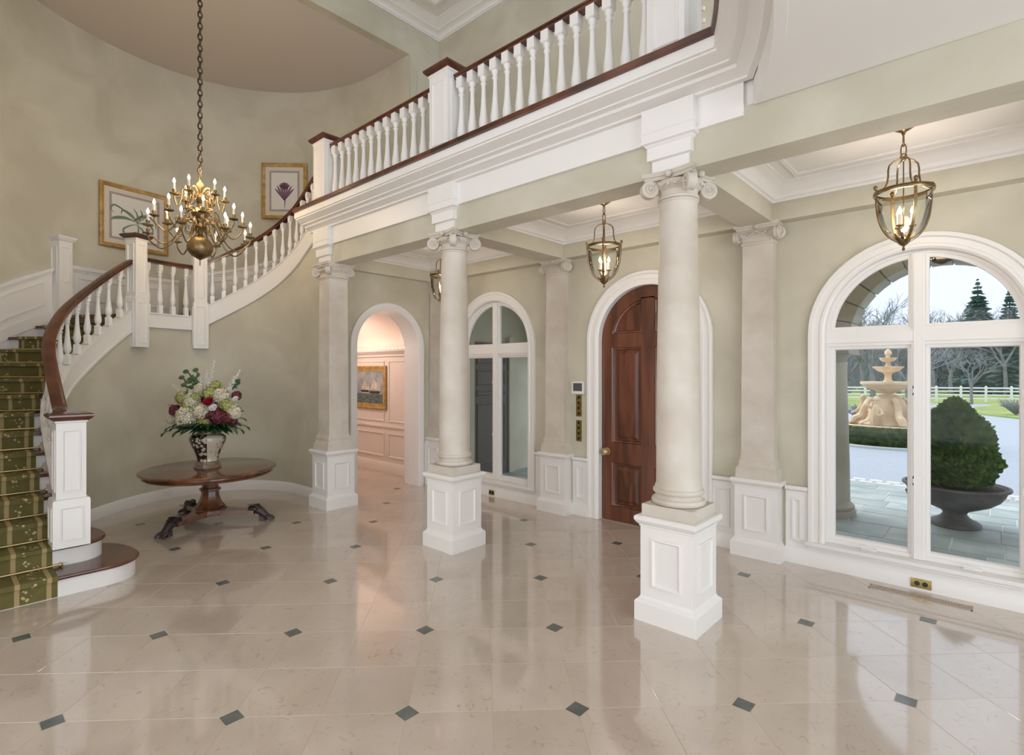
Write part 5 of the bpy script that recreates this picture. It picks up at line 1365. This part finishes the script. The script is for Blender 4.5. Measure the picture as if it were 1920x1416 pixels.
x0, D = xw(922, YW-.04); outlet(x0, YW-.04, zw(928,D), 0, 'dark outlet in the skirting below the window by the middle column', w=.09, h=.06)
x0, D = xw(697, YH-.025); outlet(x0, YH-.025, zw(886,D), 0, 'dark outlet low on the hall wall', plate='hall', w=.09, h=.06)
best = min((i for i in range(600)), key=lambda i: abs((lambda p: topx(p.x,p.y)[0])(off(1.9+i*.0025,-.05))-330)); so = 1.9+best*.0025; p = off(so,-.052)
outlet(p.x, p.y, .035, math.atan2(*(tg(so)).yx)+pi, 'white outlet in the curved baseboard behind the table', plate='plastic')
vt_ = thing('floor_vent', 'flush beige floor grille below the big window', 'vent', (-.41,4.80,0))
mb = MB(); y0, y1 = 4.735, 4.825
mb.box(-.70,-.12,y0,y0+.008,.0,.004); mb.box(-.70,-.12,y1-.008,y1,.0,.004); mb.box(-.70,-.69,y0,y1,0,.004); mb.box(-.13,-.12,y0,y1,0,.004); mb.box(-.70,-.12,y0+.003,y1-.003,0,.0012)
obj('frame', mb, 'vent', vt_)
for i in range(38): obj('slat', MB().box(-.688+i*.0148,-.680+i*.0148,y0+.006,y1-.006,.001,.0035), 'vent', vt_)

# upstairs: crystal sconce glimpsed past the last gallery post
up = thing('crystal_pendant', 'crystal light glimpsed past the last gallery post at the top', 'lamp', (-2.2,4.9,4.4))
uq = FWD*4.6 + RGT*((1313-944)/1003*4.6)
mb = MB()
for i in range(14): mb.ball((uq.x+.03*math.cos(i*2.4),uq.y+.03*math.sin(i*2.4),4.60+i*.04), .016, 6, 4, 1.5)
obj('crystal_strand', mb, 'crystal', up); mb = MB(); mb.ball((uq.x,uq.y,4.86), .03, 8, 6); mb.ball((uq.x,uq.y,4.98), .03, 8, 6); obj('bulb', mb, 'bulb', up)
mb = MB().tube([(uq.x,uq.y,4.6),(uq.x,uq.y,ZU)], .006, 6); obj('stem', mb, 'bronze', up)

# ================================================================== OUTDOORS
def gp(u, D): q = FWD*D + RGT*(u*D); return Vector((q.x,q.y))
ZO = -0.06
struct('ground', MB().box(-60,70,5.16,140,ZO-.3,ZO-.02), 'grass', 'winter lawn beyond the driveway')
# driveway: broad apron in front of the porch and a lane curving away to the right
mb = MB(); pl = [(-9,9.7),(6,9.7),(9,14),(8,21)]
lane = [gp(.86,22),gp(.90,25),gp(.92,27.0),gp(.86,27.4),gp(.80,25.5)]
pl = [(-14,9.7),(12,9.7),(14,20),(6,22)] + [(q.x,q.y) for q in (gp(.945,20.5),gp(.93,24),gp(.905,26.5),gp(.86,27.3),gp(.80,26.6),gp(.785,24.5),gp(.80,22))] + [(-14,26)]
mb.prism(pl, ZO-.02, ZO+.004); struct('driveway', mb, 'asphalt', 'pale grey driveway with a lane curving away')
mb = MB(); isl = [(q.x,q.y) for q in (gp(.86,22.2),gp(.90,20.0),gp(.98,18.0),gp(1.12,17.2),gp(1.2,19),gp(1.2,24),gp(.98,25.2),gp(.89,24.4))]
mb.prism(isl, ZO, ZO+.06); struct('lawn_island', mb, 'grass', 'grass island beside the driveway')
# patio of individual flagstones
pat = struct('patio', MB().box(-5.95,3.2,5.14,9.45,ZO-.04,ZO-.006), 'joint', 'bluestone patio outside the big window')
rp = random.Random(11); y = 5.16; nst = 0
while y < 9.4:
    hgt = rp.choice((.30,.38,.46,.54)); x = -5.95 + rp.uniform(-.3,0)
    while x < 3.1:
        w = rp.choice((.38,.50,.62,.78)); x0, x1 = max(-5.95,x)+.007, min(3.2,x+w)-.007
        if x1-x0 > .05:
            c_ = ((x0+x1)/2, y+hgt/2); hw_, hh_ = (x1-x0)/2, hgt/2-.007
            obj('flagstone', bevelled([Vector((-hw_,-hh_)),Vector((hw_,-hh_)),Vector((hw_,hh_)),Vector((-hw_,hh_))], -.03, 0.0, .003), 'blue', pat, (c_[0],c_[1],ZO), smooth=False); nst += 1
        x += w
    y += hgt
kb = thing('cobble_edging', 'row of pale cobbles edging the patio', 'kerb', (-.5,9.55,ZO)); cm = bevelled([Vector((-.10,-.09)),Vector((.10,-.09)),Vector((.10,.09)),Vector((-.10,.09))], -.05, .012, .02).mesh('cobble','joint',False)
for i in range(34):
    for j in range(2): obj('cobble', cm, None, kb, (-4.0+i*.213+(j%2)*.1, 9.55+j*.19, ZO))
# porch
mb = MB()
for c_ in (-4.77,-2.60,-.43,1.74): arch_wall(mb, c_-1.085, c_+1.085, 1.93, 3.3, c_, .80, 1.95, 1.93, 7.05, 7.42, fy)
pw = struct('wall_porch', mb, 'porch', 'stone arcade of the porch outside the windows', smooth=False)
for k in range(13):                          # voussoirs of the arch seen through the big window
    a_, b_ = pi*k/13+.008, pi*(k+1)/13-.008; pts = [(-.43+r_*math.cos(t), 1.95+r_*math.sin(t)) for r_, t in ((.785,a_),(.785,(a_+b_)/2),(.785,b_),(1.02,b_),(1.03,(a_+b_)/2),(1.02,a_))]
    vs = [(u,7.02,v) for u,v in pts]+[(u,7.44,v) for u,v in pts]
    obj('voussoir', MB().add(vs, [tuple(range(6)),tuple(range(6,12))]+[(i,(i+1)%6,6+(i+1)%6,6+i) for i in range(6)]), 'porch', pw, smooth=False)
for x, lab in ((-1.515,'stone porch column behind the left pane of the big window'),(-3.685,'stone porch column outside the front door'),(.655,'stone porch column right of the planter')):
    t = thing('porch_column', lab, 'column', (x,7.23,ZO), group='porch columns')
    obj('base', MB().lathe([(.33,0),(.33,.06),(.30,.07),(.315,.09),(.315,.11),(.29,.13),(.27,.16)], 24), 'porch', t, local=True)
    obj('shaft', MB().lathe([(.27,.16),(.265,.6),(.235,1.72),(.245,1.74),(.245,1.76),(.23,1.77)], 28), 'porch', t, local=True)
    cp_ = MB().lathe([(.23,1.77),(.24,1.80),(.27,1.83),(.28,1.85)], 28); cp_.box(-.31,.31,-.31,.31,1.85,1.99); obj('capital', cp_, 'porch', t, local=True)
struct('ceiling_porch', MB().box(-6.0,2.9,5.14,7.45,3.0,3.12), 'stucco', 'stucco ceiling of the porch')
# wing of the house seen through the second window
mb = MB(); mb.box(-6.25,-5.95,5.14,9.5,ZO,3.4); struct('wall_wing', mb, 'stucco', 'stucco wing wall seen through the second window', smooth=False)
dw = thing('door_2', 'taupe panelled door on the porch seen through the second window', None, (-5.95,6.1,ZO), kind='structure')
obj('door_leaf', MB().box(-5.95,-5.91,5.72,6.52,ZO,2.05), 'taupe', dw)
mb = MB()
for z0, z1 in ((.15,1.10),(1.20,1.30),(1.36,1.62),(1.70,1.98)): mb.planar([(5.80,z0),(6.44,z0),(6.44,z1),(5.80,z1)], [(0,-5.91),(0,-5.897),(.02,-5.897),(.03,-5.91)], lambda u,v,w: (w,u,v), closed=True)
obj('door_panel', mb, 'taupe', dw); mb = MB(); mb.box(-5.95,-5.88,5.62,5.72,ZO,2.15); mb.box(-5.95,-5.88,6.52,6.64,ZO,2.15); obj('door_frame', mb, 'stucco', dw)
pl_ = thing('porch_lantern', 'small porch lantern hanging outside the top of the big window', 'lantern', (-.365,6.2,2.56))
obj('cage', MB().lathe([(.02,.0),(.06,.02),(.075,.05),(.085,.22),(.075,.24),(.03,.29),(.01,.30)], 6), 'iron', pl_, local=True); obj('stem', MB().tube([(0,0,.29),(0,0,.44)], .008, 6), 'iron', pl_, local=True)
fb = MB(); flame(fb, .0, -.09, .10, .07, .02); obj('bulb', fb, 'bulb', pl_, local=True)
ld = bpy.data.lights.new('porch_glow','POINT'); ld.energy = 14; ld.color = (1,.84,.66); ld.shadow_soft_size = .12
lo = bpy.data.objects.new('porch_glow', ld); col.objects.link(lo); lo.parent = pl_; lo.location = Vector((0,-.22,.05))*S
# planter with clipped conifer
px_, py_ = -.30, 7.62
# stands in front of the arcade on the patio
q = gp((1790-944)/1003, 1.66*1003/(985-696)); PX, PY = q.x, q.y
pt_ = thing('planter_bowl', 'grey cast stone bowl planter with handles on the patio', 'planter', (PX,PY,ZO))
obj('bowl', MB().lathe([(.001,0),(.215,0),(.225,.012),(.22,.04),(.20,.055),(.17,.065),(.12,.10),(.10,.135),(.12,.165),(.20,.20),(.30,.245),(.37,.30),(.41,.36),(.425,.405),(.45,.415),(.46,.43),(.455,.445),(.43,.447),(.41,.42),(.001,.40)], 44), 'leadgrey', pt_, local=True)
for a in (.75, .75+pi):
    T = R('Z', a); obj('handle', MB().tube([(.40,-.07,.36),(.47,-.06,.37),(.49,0,.33),(.47,.06,.37),(.40,.07,.36)], .018, 7, T=T), 'leadgrey', pt_, local=True)
obj('soil', MB().lathe([(.001,.405),(.405,.405),(.40,.425),(.001,.44)], 24), 'soil', pt_, local=True)
def leafy(n, shape, size, rr, name, mat, seed):
    mb = MB(); r_ = random.Random(seed)
    for i in range(n):
        p, nn_ = shape(r_); d = (nn_+Vector((r_.uniform(-.7,.7),r_.uniform(-.7,.7),r_.uniform(-.2,.9)))).normalized(); u = d.cross(Vector((r_.random(),r_.random(),.3))).normalized()
        s_ = size*r_.uniform(.6,1.3); mb.add([p-u*s_*.3, p+d*s_*.6-u*s_*.35, p+d*s_, p+d*s_*.6+u*s_*.35], [(0,1,2,3)])
    return mb
def egg(r_, H=.90, Rm=.335):
    t = r_.random(); rad = Rm*(.72+.28*math.sin(t/.32*pi/2)) if t < .32 else Rm*(1-((t-.32)/.68)**1.7)**.8
    a = r_.uniform(0,2*pi); lump = 1+.08*math.sin(a*5+t*11)+.05*math.sin(a*3-t*17); k = r_.uniform(.78,1.04)*lump
    return Vector((rad*k*math.cos(a),rad*k*math.sin(a),.44+t*H)), Vector((math.cos(a),math.sin(a),.35))
sb = thing('conifer_shrub', 'clipped dwarf conifer growing in the bowl planter', 'shrub', (PX,PY,ZO))
obj('foliage', leafy(7000, egg, .055, 1, 'f', 'conifer', 5), 'conifer', sb, local=True, smooth=False)
core = [(.001,.43),(.18,.44),(.24,.56),(.255,.76),(.20,.98),(.10,1.16),(.001,1.24)]
obj('branch_core', MB().lathe(core, 14), 'hedge', sb, local=True); obj('trunk', MB().lathe([(.03,.40),(.03,.62)], 8), 'bark', sb, local=True)
# fountain in a hedge ring
fc = gp((1665-944)/1003, 12.4); FX, FY = fc.x, fc.y
hd = thing('hedge_ring', 'low round boxwood hedge circling the fountain', 'hedge', (FX,FY,ZO))
def ring_shape(r_):
    a = r_.uniform(0,2*pi); k = r_.random(); 
    if k < .6: return Vector((1.27*math.cos(a),1.27*math.sin(a),r_.uniform(.02,.36))), Vector((math.cos(a),math.sin(a),0))
    rr = r_.uniform(1.05,1.27); return Vector((rr*math.cos(a),rr*math.sin(a),.36)), Vector((0,0,1))
obj('foliage', leafy(6000, ring_shape, .07, 1, 'h', 'hedge', 6), 'hedge', hd, local=True, smooth=False)
obj('hedge_body', MB().lathe([(1.03,0),(1.25,0),(1.25,.34),(1.23,.36),(1.05,.36),(1.03,.34),(1.03,0)], 60, caps=False), 'hedge', hd, local=True)
struct('hedge_kerb', MB().lathe([(1.32,ZO),(1.50,ZO),(1.50,ZO+.05),(1.32,ZO+.05),(1.32,ZO)], 60, Tr(FX,FY,0), caps=False), 'joint', 'cobble kerb around the fountain hedge')
ft = thing('fountain', 'tall tiered sandstone fountain beyond the driveway', 'fountain', (FX,FY,ZO))
def fz(py): return 1.6+(696-py)/1003*12.4-ZO
of = lambda n, mb, m='sandstone': obj(n, mb, m, ft, local=True)
of('pool_rim', MB().lathe([(.86,0),(1.0,0),(1.0,.36),(1.04,.38),(1.04,.44),(.88,.44),(.88,.20),(.86,0)], 60, caps=False)); of('pool_water', MB().lathe([(.001,.32),(.89,.32)], 40), 'water')
mb = MB().lathe([(.60,.25),(.58,.45),(.45,.52),(.40,.60),(.36,.85),(.30,1.0),(.22,1.06),(.16,1.12),(.14,fz(737)-.06)], 8); of('plinth', mb)
for k in range(4):
    a = k*pi/2+.5; T = R('Z',a)
    of('scroll_bracket', MB().tube([(.30,0,1.02),(.42,0,.95),(.50,0,.78),(.55,0,.62),(.68,0,.55),(.74,0,.46),(.66,0,.40)], [.05,.06,.07,.08,.09,.08,.04], 8, T=T))
    b = a+pi/4; T = R('Z',b)
    g_ = MB().tube([(.56,0,.42),(.56,0,.62),(.54,0,.80),(.53,0,.90),(.53,0,.98)], [.12,.13,.10,.05,.065], 8, T=T); g_.ball(T @ Vector((.53,0,1.03)), .07, 8, 6); g_.tube([(.54,.08,.80),(.62,.16,.70),(.72,.10,.66)], .03, 6, T=T); g_.tube([(.54,-.08,.80),(.62,-.16,.90),(.60,-.12,1.02)], .03, 6, T=T)
    of('carved_figure', g_)
z1, z2, z3 = fz(716), fz(688), fz(672)
of('large_basin', MB().lathe([(.10,z1-.28),(.14,z1-.24),(.30,z1-.19),(.46,z1-.13),(.50,z1-.08),(.54,z1-.05),(.54,z1),(.50,z1),(.40,z1-.06),(.001,z1-.08)], 36))
of('middle_stem', MB().lathe([(.13,z1-.08),(.12,z1-.02),(.07,z1+.06),(.065,z1+.15),(.10,z2-.13)], 20)); of('middle_basin', MB().lathe([(.10,z2-.14),(.20,z2-.10),(.27,z2-.04),(.30,z2-.015),(.30,z2+.01),(.26,z2+.01),(.001,z2-.05)], 32))
of('upper_stem', MB().lathe([(.10,z2-.04),(.05,z2+.05),(.045,z2+.10),(.07,z3-.08)], 18)); of('upper_basin', MB().lathe([(.07,z3-.09),(.14,z3-.05),(.17,z3),(.17,z3+.015),(.14,z3+.015),(.001,z3-.03)], 28))
of('finial', MB().lathe([(.06,z3-.02),(.04,z3+.05),(.075,z3+.11),(.06,z3+.17),(.02,z3+.21),(.001,z3+.22)], 16))
# white paddock fence
fn = thing('paddock_fence', 'white four rail paddock fence along the lawn', 'fence', (*gp(.8,30),ZO))
A, B = gp(.55,31), gp(1.15,27.5); Lf = (B-A).length; nb = int(Lf/1.15); pm_ = MB().sq([(.055,0),(.055,.80),(.03,.86)]).mesh('fence_post','fence',False)
for i in range(nb+1): p = A.lerp(B,i/nb); obj('fence_post', pm_, None, fn, (p.x,p.y,ZO))
for zz in (.16,.36,.56,.74): obj('fence_rail', MB().tube([(A.x,A.y,ZO+zz),(B.x,B.y,ZO+zz)], .035, 4), 'fence', fn)
# trees
def bare(seed, H, twigs=9):
    r_ = random.Random(seed); br = MB(); tw = MB()
    def grow_(p, d, L_, rad, lev):
        q = p+d*L_; mid = p.lerp(q,.5)+Vector((r_.uniform(-1,1),r_.uniform(-1,1),0))*L_*.05
        (br if lev < 3 else tw).tube([p,mid,q],[rad,rad*.85,rad*.65],5 if lev < 2 else 3)
        if lev >= 5: return
        n = r_.choice((2,3,3)) if lev else 5
        for i in range(n):
            a = r_.uniform(0,2*pi); sp_ = r_.uniform(.35,.8) if lev else r_.uniform(.3,.75); u = d.orthogonal().normalized(); w = d.cross(u)
            nd = (d*math.cos(sp_)+(u*math.cos(a)+w*math.sin(a))*math.sin(sp_)+Vector((0,0,.12))).normalized()
            st_ = p.lerp(q, r_.uniform(.55,1.0) if lev else r_.uniform(.45,1.0)); grow_(st_, nd, L_*r_.uniform(.58,.80), rad*.58, lev+1)
    grow_(Vector((0,0,0)), Vector((r_.uniform(-.05,.05),r_.uniform(-.05,.05),1)).normalized(), H*.36, H*.022, 0)
    return br.mesh('trunk','bark'), tw.mesh('twigs','twig')
kinds = [bare(1,6.2), bare(2,5.4), bare(5,7.0)]
labs = ['bare grey tree with a forked crown, %s']
def tree(u, D, kd, sc, lab, rz=0):
    p = gp(u,D); t = thing('bare_tree', lab, 'tree', (p.x,p.y,ZO), group='bare winter trees beyond the fence')
    for nm, me in zip(('trunk','twigs'), kinds[kd]):
        o = obj(nm, me, None, t, local=True); o.scale = (sc,)*3; o.rotation_euler = (0,0,rz)
tree((1822-944)/1003, 26.5, 1, .62, 'small bare spreading tree on the lawn in front of the fence', .4)
tree((1636-944)/1003, 27, 0, 1.0, 'bare tree trunk left of the fountain', 1.0)
tree((1705-944)/1003, 25, 2, .62, 'bare tree just right of the fountain', 2.0)
rt_ = random.Random(21)
for i in range(20):
    u = .60+.44*i/19+rt_.uniform(-.01,.01); D = rt_.uniform(36,48); tree(u, D, i%3, rt_.uniform(.85,1.15), 'bare tree in the grey woodland behind the paddock fence', rt_.uniform(0,6))
def spruce(u, D, H, lab):
    p = gp(u,D); t = thing('spruce_tree', lab, 'tree', (p.x,p.y,ZO), group='evergreens beyond the fence'); r_ = random.Random(int(H*100)); mb = MB()
    for k in range(60):
        z = H*(.06+.92*k/59)+r_.uniform(-.08,.08); R_ = (H*.25*(1-k/60)**.85+.04)*r_.uniform(.75,1.1); n = 24
        for j in range(n):
            a = 2*pi*j/n+k*.37+r_.uniform(-.1,.1); rr = R_*r_.uniform(.55,1.15); ca, sa = math.cos(a), math.sin(a); wd = rr*.22+.03
            c0 = Vector((0,0,z)); tip = Vector((rr*ca,rr*sa,z-rr*.28+r_.uniform(-.08,.08))); sd = Vector((-sa,ca,0))*wd; m_ = c0.lerp(tip,.6)+Vector((0,0,.03*H*.1))
            mb.add([c0, m_-sd, tip, m_+sd, c0.lerp(tip,.55)-Vector((0,0,wd*.9))], [(0,1,2,3),(0,1,4),(4,1,2),(4,2,3),(0,4,3)])
    obj('foliage', mb, 'spruce', t, local=True, smooth=False); obj('trunk', MB().lathe([(H*.025,0),(.02,H*.97)], 8), 'bark', t, local=True)
spruce((1833-944)/1003, 40, 8.6, 'tall pointed blue green spruce above the fence'); spruce((1893-944)/1003, 38, 7.6, 'darker broad evergreen right of the pointed spruce'); spruce((1765-944)/1003, 46, 5.6, 'small evergreen behind the window mullion')
rw = random.Random(31); mb = MB()
for i in range(15000):
    D = rw.uniform(42,60); u = rw.uniform(.55,1.1); p = gp(u,D); z = (rw.random()**1.5)*5.4*(.82+.18*math.sin(u*40)+.1*math.sin(u*97)); d = Vector((rw.uniform(-1,1),rw.uniform(-1,1),rw.uniform(.4,1.8))).normalized(); L_ = rw.uniform(.5,1.4); w = rw.uniform(.015,.05)
    c0 = Vector((p.x,p.y,ZO+z)); sd = Vector((RGT.x,RGT.y,0))*w; mb.add([c0-sd,c0+sd,c0+d*L_], [(0,1,2)])
wd_ = obj('woodland', mb, 'twig', smooth=False); tag(wd_, 'blue grey tangle of bare woodland on the horizon', 'woodland', kind='stuff')
mb = MB(); rw2 = random.Random(8)
for i in range(9000):
    D = rw2.uniform(61,64); u = rw2.uniform(.5,1.15); p = gp(u,D); z = (rw2.random()**1.2)*4.4; r_ = rw2.uniform(.12,.3); a = rw2.uniform(0,pi)
    c0 = Vector((p.x,p.y,ZO+z)); e1 = Vector((RGT.x*math.cos(a),RGT.y*math.cos(a),math.sin(a)))*r_; e2 = Vector((-RGT.x*math.sin(a),-RGT.y*math.sin(a),math.cos(a)))*r_*1.6; mb.add([c0-e1,c0-e2,c0+e1,c0+e2], [(0,1,2,3)])
M['understory'] = noisy('misty_understory', (0.10,0.145,0.14), (0.21,0.26,0.26), .5, .95, 4)
tag(obj('understory', mb, 'understory', smooth=False), 'misty green thicket filling the woodland behind the fence', 'thicket', kind='stuff')
for i, (u, D, lab) in enumerate((((1612-944)/1003,17.5,'bare garden shrub on the lawn left of the fountain'),((1905-944)/1003,19.5,'bare garden shrub on the grass island at the right edge'))):
    p = gp(u,D); t = thing('garden_shrub', lab, 'shrub', (p.x,p.y,ZO+.05*i)); r_ = random.Random(40+i); mb = MB()
    for k in range(160):
        a = r_.uniform(0,2*pi); q = r_.uniform(.1,.55); mb.tube([(0,0,0),(q*.5*math.cos(a),q*.5*math.sin(a),.25),(q*math.cos(a+.3),q*math.sin(a+.3),r_.uniform(.3,.6))], .007, 3)
    obj('twigs', mb, 'twig', t, local=True)
